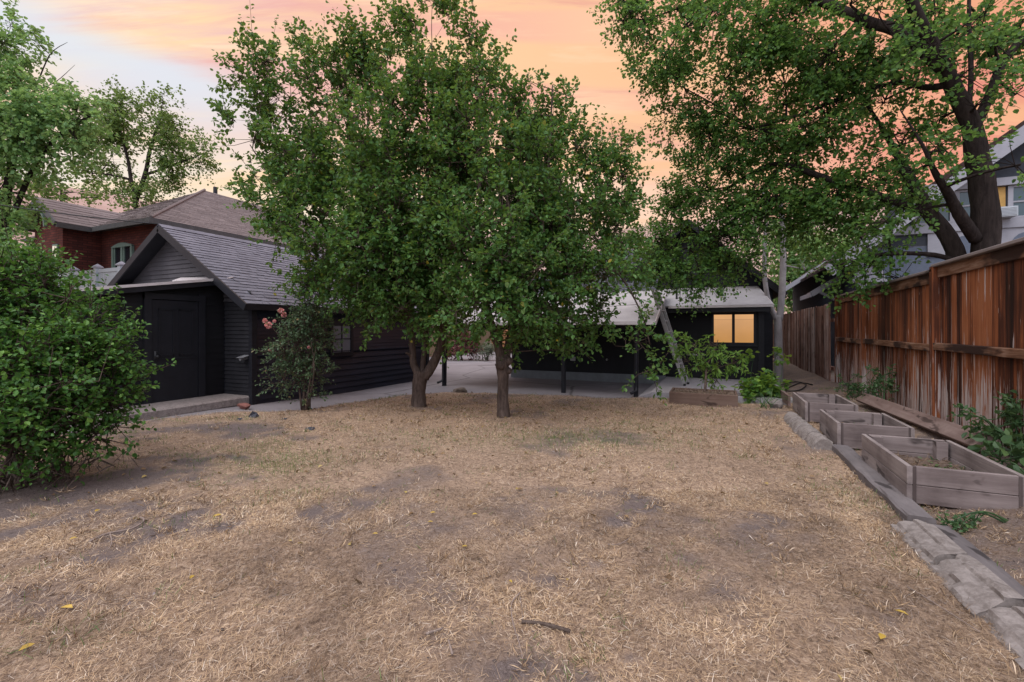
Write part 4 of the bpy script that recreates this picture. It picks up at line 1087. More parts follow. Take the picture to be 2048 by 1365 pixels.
# ------------------------------------------------------------------ neighbour's brick house
def brick_house():
    Z = 1.5; ez = 5.55
    r = thing('brick_house', 'red brick house with brown grey hipped roof behind the black shed', 'house', (-22, 12, 1.7))
    mb = MB()
    mb.box(-28.2, 10.1, 1.7, -19.0, 30, ez)
    mb.box(-25.0, 8.9, 1.7, -22.8, 10.095, ez)
    mb.poly([(-25.0, 8.9, ez), (-22.8, 8.9, ez), (-23.9, 8.9, ez + .95)])
    mb.build('wall', M['brick'], r)
    mb = MB(); e = .4; sl = .6
    def hipz(t): return ez + sl * t
    x0, x1, y0, y1 = -28.6, -18.6, 9.7, 30.4
    pk = (-23.6, 14.7, hipz(5)); pk2 = (-23.6, 25.4, hipz(5))
    shingles(mb, (x1, y0, ez), (x1, y1, ez), pk, pk2, .2, (.3, .6))
    shingles(mb, (x0, y0, ez), (x1, y0, ez), pk, pk, .2, (.3, .6))
    shingles(mb, (x0, y0, ez), (x0, y1, ez), pk, pk2, .3, (.5, .9))
    wy = 8.55; ap = ez + 1.08
    shingles(mb, (-22.45, wy, ez - .02), (-22.45, 11.5, ez - .02), (-23.9, wy, ap), (-23.9, 11.5, ap), .2, (.3, .6))
    shingles(mb, (-25.35, wy, ez - .02), (-25.35, 11.5, ez - .02), (-23.9, wy, ap), (-23.9, 11.5, ap), .2, (.3, .6))
    mb.tube([(x1, y0, ez + .03), (x1 - 5, y0 + 5, hipz(5) + .04)], .06, 6)
    mb.build('roof', M['shingle_brown'], r)
    mb = MB()
    mb.slab([(x1, y0, ez - .015), (x1, y1, ez - .015), (x0, y1, ez - .015), (x0, y0, ez - .015)], .06)
    mb.slab([(-22.46, wy + .02, ez - .04), (-22.46, 9.69, ez - .04), (-23.9, 9.69, ap - .02), (-23.9, wy + .02, ap - .02)], .06)
    mb.slab([(-25.34, wy + .02, ez - .04), (-25.34, 9.69, ez - .04), (-23.9, 9.69, ap - .02), (-23.9, wy + .02, ap - .02)], .06)
    mb.box(x1 - .02, y0 - .06, ez - .2, x1 + .12, y1, ez - .02); mb.box(-22.44, y0 - .12, ez - .2, x1 + .12, y0 - .062, ez - .02); mb.box(-22.44, wy, ez - .22, -22.32, y0 - .122, ez - .04)
    mb.bar((-22.4, wy - .03, ez - .1), (-23.9, wy - .03, ap - .1), .05, .2); mb.bar((-25.4, wy - .03, ez - .1), (-23.903, wy - .03, ap - .1), .05, .2)
    mb.build('eaves', plain('grey_painted_eaves', (.07, .072, .075), .6, .3), r)
    # round braced gable ornament
    mb = MB(); pts = [(-23.9 + .75 * math.cos(a), wy - .02, ez - .15 + .75 * math.sin(a)) for a in np.linspace(0, math.pi, 12)]
    for i in range(11): mb.bar(pts[i], pts[i + 1], .06, .1, up=(0, 1, 0))
    mb.build('gable_brace', M['green_frame'], r)
    # window on front
    x0, x1, z0, z1 = -21.75, -20.55, 3.2, 4.75; y = 10.09
    mb = MB(); mb.box(x0 - .1, y - .09, z0 - .1, x0, y, z1); mb.box(x1, y - .09, z0 - .1, x1 + .1, y, z1); mb.box(x0, y - .09, z0 - .1, x1, y, z0)
    xm = (x0 + x1) / 2; mb.box(xm - .06, y - .085, z0, xm + .06, y, z1)
    arc = [(x0 - .1 + (x1 - x0 + .2) * i / 10, z1 + .13 * math.sin(math.pi * (i / 10))) for i in range(11)]
    for i in range(10): mb.hexa([(arc[i][0], y - .1, z1 - .02), (arc[i + 1][0], y - .1, z1 - .02), (arc[i + 1][0], y, z1 - .02), (arc[i][0], y, z1 - .02), (arc[i][0], y - .1, arc[i][1] + .02), (arc[i + 1][0], y - .1, arc[i + 1][1] + .02), (arc[i + 1][0], y, arc[i + 1][1] + .02), (arc[i][0], y, arc[i][1] + .02)])
    for a, b in ((x0, xm - .06), (xm + .06, x1)): mb.box(a, y - .06, z0, a + .07, y, z1 - .02); mb.box(b - .07, y - .06, z0, b, y, z1 - .02)
    w = mb.build('window', M['green_frame'], r)
    mb = MB(); mb.box(x0 + .07, y - .03, z0, xm - .13, y - .01, z1 - .03); mb.box(xm + .13, y - .03, z0, x1 - .07, y - .01, z1 - .03); mb.build('pane', M['glass_dark'], w)
    # small lit window in the wing front
    mb = MB(); mb.box(-23.45, 8.84, 3.6, -23.05, 8.895, 4.8); w = mb.build('window', M['green_frame'], r)
    mb = MB(); mb.box(-23.38, 8.82, 3.67, -23.12, 8.838, 4.73); mb.build('pane', M['lit_small'], w)
    mb = MB()
    for (a, b, c) in ((3.35, .04, 1),): mb.box(-19.0 + .0, 10.0, 3.0, -18.96, 29, 3.1)
    mb.tube([(-24.0, 15.5, 8.5), (-24.0, 15.5, 9.0)], .1, 8); mb.build('vent', M['trim_black'], r)
brick_house()

def vinyl_fence():
    r = thing('vinyl_fence', 'grey vinyl panel fence with capped posts in front of the brick house', 'fence', (-19, 8.4, 1.7))
    X = [-23.0, -20.75, -19.2, -17.75, -16.3]; y = 8.4; top = 3.55
    for x in X:
        mb = MB(); mb.box(x - .08, y - .08, 1.7, x + .08, y + .08, top + .05); p = mb.build('post', M['vinyl'], r)
        mb = MB(); mb.box(x - .12, y - .12, top + .052, x + .12, y + .12, top + .1); mb.add([(x - .11, y - .11, top + .1), (x + .11, y - .11, top + .1), (x + .11, y + .11, top + .1), (x - .11, y + .11, top + .1), (x, y, top + .2)], [(0, 1, 4), (1, 2, 4), (2, 3, 4), (3, 0, 4)])
        mb.build('post_cap', M['white_trim'], p)
    for a, b in zip(X[:-1], X[1:]):
        mb = MB(); mb.box(a + .08, y - .04, top - .12, b - .08, y + .04, top); mb.box(a + .08, y - .04, 1.8, b - .08, y + .04, 1.92)
        k = int((b - a - .2) / .13)
        for i in range(k):
            x = a + .1 + i * .13; mb.box(x, y - .018, 1.92, x + .118, y + .018, top - .12)
        mb.build('panel', M['vinyl'], r)
vinyl_fence()

# ------------------------------------------------------------------ slate blue house on the right
def blue_house():
    r = thing('blue_house', 'slate blue house with white trim and gables behind the board fence', 'house', (9, 20, 0))
    Y0 = 16.0; sl = .79; ax_, az_ = 9.2, 8.15
    def rz(x): return az_ - abs(x - ax_) * sl
    mb = MB(); mb.box(3.75, Y0 + .01, -.3, 15, 28, 3.8); mb.build('wall', M['pale_blue'], r)
    mb = MB()
    mb.poly([(3.75, Y0 + .005, 3.8), (14.65, Y0 + .005, 3.8), (ax_, Y0 + .005, az_ - .02)]); 
    mb.box(4.4, Y0 - .02, 4.35, 14.2, Y0 + .004, 5.2)
    mb.build('gable', M['slate_blue'], r)
    mb = MB()
    mb.box(4.0, Y0 - .09, 4.13, 14.4, Y0 + .003, 4.36); mb.box(5.2, Y0 - .16, 5.22, 13, Y0 - .002, 5.42)
    mb.box(3.72, Y0 - .06, 0, 3.95, Y0 + .0, 4.12)
    mb.box(5.3, Y0 - .05, 3.5, 12.0, Y0 + .002, 4.125)
    # rake boards
    mb.bar((2.95, Y0 - .5, rz(2.95) - .05), (ax_, Y0 - .5, az_ - .05), .06, .34); mb.bar((15.4, Y0 - .5, rz(15.4) - .05), (ax_ + .003, Y0 - .5, az_ - .05), .06, .34)
    mb.build('trim', M['white_trim'], r)
    for x in (6.05, 7.25, 8.5):   # half-round openings in the white band
        mb = MB(); pts = [(x + .33 * math.cos(a), Y0 - .056, 3.5 + .5 * math.sin(a)) for a in np.linspace(0, math.pi, 12)]; mb.poly(pts); mb.build('arch_opening', M['pale_blue'], r)
    mb = MB(); pts = [(4.0 + .33 * math.cos(a), 15.97, 2.95 + .42 * math.sin(a)) for a in np.linspace(0, math.pi, 14)]
    for i in range(13): mb.bar(pts[i], pts[i + 1], .05, .1, up=(0, 1, 0))
    mb.poly([(p[0], 15.985, p[2]) for p in pts]); mb.box(3.6, 15.9, 2.85, 4.4, 15.99, 2.95); mb.build('arch_vent', M['white_trim'], r)
    mb = MB()
    shingles(mb, (2.9, 28, rz(2.9) + .16), (2.9, Y0 - .52, rz(2.9) + .16), (ax_, 28, az_ + .16), (ax_, Y0 - .52, az_ + .16), .2, (.4, .8))
    mb.slab([(2.9, 28, rz(2.9) + .15), (2.9, Y0 - .5, rz(2.9) + .15), (ax_, Y0 - .5, az_ + .15), (ax_, 28, az_ + .15)], .06)
    shingles(mb, (15.5, Y0 - .52, rz(15.5) + .16), (15.5, 28, rz(15.5) + .16), (ax_, Y0 - .52, az_ + .16), (ax_, 28, az_ + .16), .3, (.5, .9))
    mb.slab([(15.5, 28, rz(15.5) + .15), (15.5, Y0 - .5, rz(15.5) + .15), (ax_ + .003, Y0 - .5, az_ + .15), (ax_ + .003, 28, az_ + .15)], .06)
    mb.build('roof', M['shingle_brown'], r)
    for x0, x1 in ((5.1, 5.75), (5.95, 6.5), (7.0, 7.75), (8.4, 9.2)):
        z0, z1 = 4.42, 5.16; y = Y0 - .022
        mb = MB(); mb.box(x0 - .1, y - .06, z0 - .055, x0, y, z1 + .05); mb.box(x1, y - .06, z0 - .055, x1 + .1, y, z1 + .05); mb.box(x0, y - .058, z1, x1, y, z1 + .05); mb.box(x0, y - .058, z0 - .055, x1, y, z0); mb.box(x0, y - .05, (z0 + z1) / 2 - .02, x1, y, (z0 + z1) / 2 + .02)
        w = mb.build('window', M['white_trim'], r)
        mb = MB(); mb.box(x0 + .002, y - .02, z0 + .002, x1 - .002, y - .003, z1 - .002); mb.build('pane', M['glass_teal'], w)
    mb = MB(); mb.box(6.62, Y0 - .06, 4.6, 6.86, Y0 - .023, 5.2); mb.build('board', plain('yellow_plywood', (.42, .25, .08), .8), r)
    mb = MB(); mb.box(6.6, Y0 - .4, 4.37, 6.95, Y0 - .062, 4.62)
    for k in range(6): mb.box(6.62, Y0 - .412, 4.4 + k * .035, 6.93, Y0 - .402, 4.415 + k * .035)
    mb.build('air_conditioner', M['vinyl'], r)
    # lower rear roof and side hood
    mb = MB(); mb.slab([(2.3, 19.8, 3.0), (2.3, 27, 3.0), (4.3, 27, 4.4), (4.3, 19.8, 4.4)], .07); mb.build('rear_eave', M['shingle_brown'], r)
    mb = MB(); mb.bar((2.28, 19.78, 2.94), (4.2, 19.78, 4.28), .04, .16); mb.tube([(2.25, 19.8, 2.95), (2.25, 27, 2.95)], .06, 6); mb.build('gutter', M['white_trim'], r)
    mb = MB(); mb.slab([(2.85, 17.3, 2.68), (2.85, 19.2, 2.68), (3.76, 19.2, 3.3), (3.76, 17.3, 3.3)], .05); h = mb.build('door_hood', M['shingle_brown'], r)
    mb = MB(); mb.bar((2.83, 17.28, 2.64), (3.74, 17.28, 3.25), .04, .17); mb.bar((2.82, 17.26, 2.62), (2.82, 19.2, 2.62), .04, .14); mb.bar((3.7, 17.35, 2.3), (3.05, 17.35, 2.72), .08, .08); mb.build('bracket', M['white_trim'], h)
blue_house()

# far side of the driveway
def far_fence():
    r = thing('far_fence', 'orange brown board fence across the end of the driveway', 'fence', (-20, 31, -.1))
    x = -32
    mb = MB()
    while x < 4:
        mb.box(x, 31, -.2, x + .135, 31.02, 1.75 + random.uniform(-.02, .02)); x += .14
    mb.build('board_panel', M['farfence'], r)
    mb = MB(); mb.box(-32, 30.95, .4, 4, 30.995, .5); mb.box(-32, 30.95, 1.4, 4, 30.995, 1.5); mb.build('rail', M['farfence'], r)
far_fence()
def far_house():
    r = thing('tan_house', 'pale tan house glimpsed under the canopy beyond the driveway', 'house', (-12, 40, 0))
    mb = MB(); mb.box(-20, 38, -.3, -6, 46, 4.2); mb.build('wall', plain('tan_stucco', (.33, .27, .22), .9), r)
    mb = MB(); mb.slab([(-20.6, 37.4, 4.2), (-5.4, 37.4, 4.2), (-9, 42, 6.5), (-17, 42, 6.5)], .1); mb.slab([(-20.6, 46.6, 4.2), (-5.4, 46.6, 4.2), (-9, 42, 6.5), (-17, 42, 6.5)], .1)
    mb.slab([(-20.6, 46.6, 4.19), (-20.6, 37.4, 4.19), (-17, 42, 6.49)], .1); mb.slab([(-5.4, 46.6, 4.19), (-5.4, 37.4, 4.19), (-9, 42, 6.49)], .1)
    mb.build('roof', M['shingle_brown'], r)
    mb = MB(); mb.box(-15, 37.94, 1, -13.4, 37.99, 2.4); w = mb.build('window', M['white_trim'], r)
    mb = MB(); mb.box(-14.9, 37.91, 1.1, -13.5, 37.938, 2.3); mb.build('pane', M['glass_dark'], w)
far_house()

# overhead cables
def cable(name, a, b, sag, rad, label):
    a = np.array(a); b = np.array(b); mb = MB()
    pts = [a + (b - a) * t - np.array((0, 0, 4 * sag * t * (1 - t))) for t in np.linspace(0, 1, 16)]
    mb.tube(pts, rad, 6); tag(mb.build(name, M['cable'], None, True), label, 'cable', 'overhead cables')
cable('overhead_cable', (-11.3, 6.1, 3.86), at(-500, 300, 11.5), .25, .014, 'black overhead cable running left from the shed ridge across the brick house')
cable('overhead_cable', at(1466, 500, 13.9), at(1850, -200, 6.5), .1, .013, 'black overhead cable slanting up through the big tree')
cable('overhead_cable', at(1690, 290, 9.0), at(1800, -140, 6.5), .1, .006, 'thin brown line hanging through the big tree right of the black cable')

# ------------------------------------------------------------------ trees
def L(pix, d, rad):
    """limb through photo pixels at depth(s) d, radius given in photo pixels"""
    if not hasattr(d, '__len__'): d = [d] * len(pix)
    return ([at(x, y, dd) for (x, y), dd in zip(pix, d)], [r * dd / F / math.hypot(1, (x - 1024) / F) for r, dd, (x, y) in zip(rad, d, pix)])

def L2(pix, d, rad): return L(pix, d, [r * .56 for r in rad])
# left fruit tree: three stems from one foot
d = 8.8
limbs = [L2([(838, 822), (838, 790), (840, 758), (843, 742)], d, [30, 25, 26, 27]),
         L2([(843, 755), (828, 730), (824, 690), (815, 640), (775, 560), (740, 450), (730, 330), (740, 200)], [8.8, 8.8, 8.8, 8.75, 8.6, 8.5, 8.5, 8.6], [17, 13, 11, 11, 9, 7, 5, 2]),
         L2([(843, 755), (846, 728), (850, 680), (848, 620), (842, 520), (850, 400), (862, 250), (868, 120)], [8.8, 8.85, 8.9, 8.95, 9, 9, 8.9, 8.8], [13, 10, 9, 9, 8, 7, 5, 2]),
         L2([(848, 755), (866, 730), (880, 695), (888, 650), (898, 590), (925, 500), (940, 400), (935, 260)], [8.8, 8.75, 8.7, 8.65, 8.6, 8.5, 8.4, 8.3], [19, 17, 15, 14, 11, 8, 6, 3]),
         L2([(815, 640), (740, 560), (650, 480), (560, 380), (500, 290)], [8.75, 8.5, 8.3, 8.2, 8.3], [8, 7, 5, 4, 2]),
         L2([(826, 715), (818, 708), (812, 706)], [8.8, 8.75, 8.7], [8, 6, 4])]
B1 = [(560, 190, 8.9, 90, 80), (500, 235, 8.4, 50, 65), (540, 130, 8.6, 45, 60), (625, 330, 8.4, 105, 85), (690, 190, 9, 100, 105), (650, 110, 9, 50, 60), (765, 120, 9, 80, 90), (868, 80, 8.7, 62, 95), (870, 10, 8.7, 45, 50),
      (600, 430, 8.2, 95, 65), (690, 480, 7.9, 110, 80), (530, 330, 8.4, 50, 45), (790, 290, 8, 115, 115), (790, 440, 7.6, 110, 95), (640, 550, 8.4, 70, 45), (770, 580, 8, 100, 50), (870, 580, 8.3, 70, 60), (870, 220, 8.4, 95, 105), (700, 350, 9.6, 120, 100), (850, 420, 9.4, 110, 110), (530, 400, 8.3, 40, 35), (690, 580, 8.2, 60, 26), (830, 615, 7.9, 80, 34), (900, 615, 7.8, 70, 40), (775, 615, 8.6, 60, 30), (900, 640, 9.0, 60, 36), (780, 520, 7.6, 100, 60), (870, 510, 7.8, 80, 80), (915, 330, 7.9, 70, 90), (910, 430, 7.6, 70, 80), (920, 200, 8.2, 60, 80)]
tree('fruit_tree', 'leafy tree with three stems from one trunk, nearest the black shed', at(838, 822, 8.8), limbs, [blob(b[0] - 6, b[1] + 8, b[2], max(16, b[3] - 14), max(14, b[4] - 15), mult=(1.0 if b[1] < 250 else 1.3 if b[1] < 400 else 1.7)) for b in B1], 98, 17, .083, .36, M['leaf_mid'], M['bark'], (.22, .46), .7, .7, 'two leafy trees at the far edge of the lawn', leafjit=.03, shellpow=2.2, shoots=.22)
d = 7.76
limbs = [L2([(1007, 842), (1006, 800), (1006, 760), (1005, 735), (1006, 715)], d, [26, 20, 19, 24, 25]),
         L2([(1003, 722), (996, 690), (984, 655), (972, 600), (965, 520), (960, 400), (958, 270), (960, 190)], [7.76, 7.74, 7.7, 7.65, 7.6, 7.6, 7.7, 7.8], [18, 15, 13, 12, 10, 8, 6, 2]),
         L2([(1010, 722), (1018, 685), (1026, 645), (1040, 590), (1065, 500), (1090, 400), (1100, 280), (1105, 170)], [7.76, 7.78, 7.8, 7.8, 7.8, 7.8, 7.9, 8], [17, 13, 11, 10, 8, 6, 5, 2]),
         L2([(1040, 590), (1100, 550), (1170, 520), (1230, 540), (1280, 620), (1300, 690)], [7.8, 7.7, 7.7, 7.75, 7.7, 7.6], [8, 6, 5, 4, 3, 2]),
         L2([(1065, 500), (1130, 420), (1200, 380), (1260, 340)], [7.8, 7.9, 8.1, 8.3], [7, 5, 4, 2]),
         L2([(968, 560), (930, 520), (900, 480)], [7.65, 7.3, 7.1], [7, 5, 3])]
B2 = [(950, 110, 8.2, 50, 66), (925, 130, 8.3, 40, 60), (960, 150, 8.1, 65, 70), (990, 120, 8.1, 28, 50), (1055, 215, 8, 80, 70), (1058, 150, 8.1, 26, 45), (1120, 250, 8.3, 60, 65), (1145, 185, 8.3, 20, 35), (965, 280, 7.5, 110, 100), (1080, 320, 7.7, 110, 100), (1190, 300, 8.2, 85, 70), (1245, 285, 8.5, 45, 45), (1245, 360, 8.6, 65, 70), (1010, 410, 7.1, 120, 85), (1130, 450, 7.5, 120, 85), (1230, 450, 8.4, 75, 75),
      (945, 510, 7.0, 95, 80), (1045, 560, 6.9, 95, 62), (1150, 550, 7.4, 100, 60), (1030, 330, 8.8, 120, 120), (1100, 480, 8.7, 120, 90), (1090, 645, 8.1, 75, 32), (1180, 605, 8.1, 55, 40), (1240, 540, 8, 55, 40), (1272, 678, 7.65, 42, 28), (1300, 725, 7.6, 12, 22), (985, 625, 7.0, 60, 38), (1030, 690, 8.1, 22, 26), (1285, 645, 7.7, 26, 24), (1155, 690, 8.2, 20, 16), (950, 600, 6.9, 60, 46), (1010, 600, 6.8, 60, 50), (1090, 600, 7.3, 80, 45), (940, 640, 7.3, 40, 26), (1050, 640, 7.6, 55, 36), (1000, 500, 6.9, 80, 70), (1140, 640, 8.2, 60, 40), (1190, 640, 8.3, 40, 26)]
tree('fruit_tree', 'leafy tree forking above a knobbly burl, in front of the carport', at(1007, 842, 7.76), limbs, [blob(b[0], b[1] + 12, b[2], max(12, b[3] - 19), max(10, b[4] - 17), mult=(.95 if b[1] < 330 else 1.3 if b[1] < 460 else 1.7)) for b in B2], 104, 17, .079, .36, M['leaf_mid'], M['bark'], (.2, .42), .55, .7, 'two leafy trees at the far edge of the lawn', knots=[(at(1003, 730, 7.68), .1), (at(1016, 722, 7.7), .085), (at(1018, 742, 7.72), .06)], leafjit=.03, shellpow=2.2, shoots=.2)

# big tree behind the board fence
limbs = [L([(1966, 1000), (1968, 800), (1966, 620), (1972, 490), (1966, 380), (1952, 300), (1938, 240), (1902, 165), (1868, 100), (1830, 20), (1790, -90)], [7.2, 7.2, 7.2, 7.2, 7.2, 7.2, 7.2, 7.2, 7.1, 7, 7], [42, 36, 33, 32, 30, 26, 22, 19, 17, 14, 7]),
         L([(1940, 640), (1908, 500), (1862, 430), (1832, 380), (1800, 320), (1760, 250), (1700, 160)], [7.3, 7.6, 7.8, 7.9, 8.1, 8.3, 8.5], [26, 21, 18, 14, 9, 5, 1.5]),
         L([(1952, 480), (1925, 440), (1898, 390), (1872, 350), (1845, 290), (1800, 220)], [7.2, 7.1, 7, 6.9, 6.9, 7], [17, 15, 12, 8, 4, 1.2]),
         L([(1945, 262), (1975, 200), (2010, 120), (2060, 60), (2150, -40)], [7.2, 7.2, 7.2, 7.2, 7.2], [15, 12, 11, 9, 6]),
         L([(1935, 240), (1942, 150), (1938, 40), (1940, -60)], [7.2, 7.4, 7.5, 7.6], [7, 6, 5, 3]),
         L([(1890, 140), (1810, 70), (1740, 45), (1655, 8), (1560, -30), (1450, -40)], [7.1, 7.4, 7.9, 8.4, 8.8, 9.2], [16, 15, 12, 11, 8, 4]),
         L([(1900, 170), (1850, 175), (1800, 165), (1700, 190), (1600, 230), (1500, 260)], [7.2, 7.5, 7.9, 8.5, 9, 9.5], [9, 8, 6, 5, 4, 2]),
         L([(1862, 430), (1780, 400), (1690, 370), (1600, 340), (1540, 330), (1450, 380)], [7.8, 8.2, 8.7, 9.2, 9.6, 10], [11, 9, 8, 7, 5, 3]),
         L([(1905, 520), (1850, 508), (1760, 510), (1680, 530)], [7.5, 7.6, 7.9, 8.3], [7, 6, 5, 3]),
         L([(1560, 335), (1480, 430), (1400, 490), (1320, 500)], [9.5, 9.9, 10.3, 10.5], [5, 4, 3, 2])]
B3 = [(1285, 40, 9.6, 70, 45), (1260, 25, 9.4, 45, 25), (1330, 110, 9.6, 65, 55), (1290, 140, 9.6, 35, 25), (1400, 60, 9.5, 100, 80), (1370, 180, 9.6, 70, 55), (1450, 160, 9.5, 100, 80), (1545, 80, 9, 115, 95), (1420, 270, 10, 80, 70), (1345, 245, 10, 40, 35), (1520, 260, 9.5, 115, 85), (1420, 380, 10.2, 90, 70), (1540, 400, 9.5, 120, 75),
      (1650, 200, 9, 105, 95), (1660, 100, 8.5, 110, 85), (1670, 400, 9, 115, 70), (1770, 120, 8.3, 100, 90), (1730, 350, 8.6, 60, 60), (1800, 290, 8.2, 90, 60), (1790, 400, 8.6, 85, 55), (1880, 90, 8, 70, 75), (1880, 240, 7.8, 45, 45), (1470, 480, 10, 80, 50), (1400, 470, 10.6, 90, 55), (1630, 440, 9.5, 85, 40), (1540, 430, 10, 90, 35), (1715, 470, 9, 70, 45), (1345, 420, 10.6, 55, 60),
      (1960, 50, 8, 60, 55), (2030, 110, 7.6, 45, 60), (1780, 552, 8, 60, 20), (1690, 545, 8.5, 55, 25), (1310, 490, 10.6, 55, 50), (1900, -90, 8, 150, 80), (1600, -80, 9, 200, 70), (1320, 545, 10.6, 55, 35), (2030, 190, 7.6, 25, 35, .6), (2045, 40, 7.4, 50, 60), (1985, 130, 7.6, 40, 50, .7), (1925, 150, 7.2, 40, 40, .9), (1880, 300, 6.9, 45, 40, 1.1), (1835, 340, 7.2, 50, 45, 1.1), (1955, 210, 6.9, 30, 25), (1780, 470, 7.6, 55, 30, 1.2), (1840, 420, 7.3, 35, 30), (1730, 520, 8, 50, 25, 1.2), (1870, 20, 7.4, 60, 50), (1770, 200, 7.9, 70, 60), (2040, 330, 6.2, 12, 18, .6), (1380, 540, 10.4, 60, 30), (1450, 540, 10.2, 45, 22), (1470, 530, 10.4, 45, 28, 1.2), (1400, 560, 10.4, 40, 18), (1350, 565, 10.5, 40, 16), (1850, 90, 6.6, 60, 50, .9), (1770, 50, 7.2, 60, 45, .9), (1930, 50, 6.8, 50, 40, .9), (1700, 10, 7.8, 70, 40), (1990, 90, 6.9, 40, 40, .8), (1600, 300, 9.6, 90, 70), (1570, 170, 10, 100, 90)]
tree('shade_tree', 'big spreading shade tree with dark leaning trunks behind the board fence', (*at(1966, 660, 7.2)[:2], 0), limbs, [blob(*b) for b in B3], 66, 17, .074, .44, M['leaf_big'], M['bark_dark'], (.25, .5), .15, .7, None, leafjit=.04, shellpow=1.7, droop=.3, branch_r=.03, upn=.9)

limbs = [L([(1557, 800), (1557, 700), (1556, 650), (1555, 632)], 12.5, [11, 9, 8.5, 8]), L([(1553, 640), (1538, 605), (1530, 560), (1529, 500), (1532, 440), (1525, 380)], [12.5, 12.45, 12.45, 12.5, 12.6, 12.8], [5.6, 5.2, 4.8, 4.4, 4, 2]),
         L([(1558, 642), (1563, 600), (1566, 540), (1566, 470), (1560, 390)], [12.5, 12.5, 12.55, 12.6, 12.8], [7.5, 7.2, 6.8, 6.2, 3])]
tree('pale_trunk_tree', 'smooth pale grey double trunked tree between the black house and the picket fence', (*at(1556, 660, 12.5)[:2], 0), limbs, [blob(*b) for b in [(1560, 420, 13.2, 60, 40), (1620, 450, 13.4, 45, 40), (1520, 430, 13.2, 35, 30), (1610, 540, 14, 12, 20), (1640, 410, 13.5, 50, 40), (1500, 380, 13, 50, 40)]], 18, 14, .12, .4, M['leaf_big'], M['bark_pale'], (.3, .6), .2, .7, wob=.03, branch_r=.03)

# bright maple at the far left
limbs = [L([(20, 760), (15, 560), (10, 420), (30, 300), (40, 150)], [14, 14, 14, 14, 14], [16, 14, 12, 8, 3]), L([(15, 460), (70, 330), (130, 260), (190, 230)], [14, 13.8, 13.6, 13.5], [8, 6, 4, 2]),
         L([(40, 260), (70, 180), (100, 110), (135, 85)], [14, 14, 14, 14], [3, 2.2, 1.2, .4]), L([(70, 180), (110, 165), (150, 130)], [14, 14, 14], [1.6, 1, .3]), L([(10, 420), (-60, 250), (-120, 100)], [14, 14, 14], [9, 7, 3])]
B4 = [(10, 40, 14, 22, 35), (20, 110, 14, 40, 50), (60, 70, 14.3, 16, 25), (30, 200, 13.8, 75, 65), (100, 215, 13.6, 70, 45), (165, 225, 13.4, 50, 28), (60, 290, 13.6, 80, 55), (150, 275, 13.4, 65, 32), (0, 380, 13.6, 50, 55), (-60, 150, 14, 80, 120), (-60, 350, 14, 80, 100), (5, 450, 13.4, 45, 45), (70, 335, 13.8, 30, 20), (10, 530, 13.2, 60, 45), (40, 250, 13.3, 80, 60)]
tree('maple_tree', 'bright green maple at the left edge in front of the brick house', (*at(20, 660, 14)[:2], 0), limbs, [blob(*b) for b in B4], 58, 16, .115, .45, M['leaf_bright'], M['bark_dark'], (.3, .65), .0, .7, droop=.35, leafjit=.05, branch_r=.03)
# open crowned tree behind the brick roof
limbs = [L([(272, 640), (272, 420), (262, 360), (256, 320), (240, 260), (230, 200)], 32, [6, 5, 4.5, 3.5, 3, 1.5]), L([(272, 400), (290, 350), (300, 300), (320, 240)], 32, [6, 5, 4, 2]), L([(262, 360), (220, 350), (160, 345)], 32, [3, 2.4, 1.2]), L([(290, 350), (350, 330), (400, 310)], 32, [3.5, 2.6, 1.4])]
B5 = [(225, 195, 32, 28, 24), (265, 205, 32, 30, 20), (325, 205, 32, 10, 20), (240, 250, 32, 45, 32), (315, 250, 32, 40, 30), (355, 270, 32, 30, 22), (395, 305, 32, 32, 16), (330, 300, 32, 40, 25), (180, 345, 32, 45, 15), (345, 340, 32, 28, 35), (225, 310, 33, 45, 14), (290, 395, 32, 40, 26), (240, 385, 32, 35, 18), (170, 280, 33, 35, 25), (405, 330, 32, 18, 10), (220, 240, 32, 30, 30)]
tree('elm_tree', 'open branched tree standing alone above the brick house roof', (*at(272, 660, 32)[:2], 0), limbs, [blob(*b) for b in B5], 24, 15, .19, .42, M['leaf_olive'], M['bark_dark'], (.5, 1.1), .2, .9, droop=.1, leafjit=.12, branch_r=.05)
def far_tree(label, px, d, blobs, mat, dens=7, ln=.24, group='trees far behind the houses'):
    limbs = [L([(px, 680), (px, 560), (px + 3, blobs[0][1])], d, [7, 6, 2])]
    tree('background_tree', label, (*at(px, 660, d)[:2], 0), limbs, [blob(*b) for b in blobs], dens, 11, ln, .42, mat, M['bark_dark'], (.5, 1.0), .2, .8, group, leafjit=.15, branch_r=.08)
far_tree('low bushy tree top just over the brick house gable', 120, 36, [(90, 370, 36, 50, 28), (150, 385, 36, 55, 22), (200, 395, 36, 30, 20), (60, 350, 36, 40, 40)], M['leaf_olive'])
far_tree('yellow green tree filling the gap between black house and blue house', 1625, 27, [(1625, 560, 27, 45, 60), (1600, 620, 27, 40, 45), (1650, 490, 27, 60, 50), (1575, 560, 27, 40, 60), (1550, 500, 27, 45, 45), (1600, 500, 27, 60, 50), (1560, 620, 28, 30, 40)], M['leaf_bright'], 14)
far_tree('dark tree rising behind the carport roof beneath the canopy', 1180, 42, [(1180, 540, 42, 60, 40), (1240, 500, 42, 50, 25), (1120, 560, 42, 70, 45), (1050, 580, 42, 60, 60)], M['leaf_olive'])
far_tree('pale green tree beyond the far orange fence', 960, 44, [(960, 610, 44, 50, 40), (920, 590, 44, 50, 50), (1000, 570, 44, 50, 50), (890, 630, 44, 30, 30)], M['leaf_bright'])

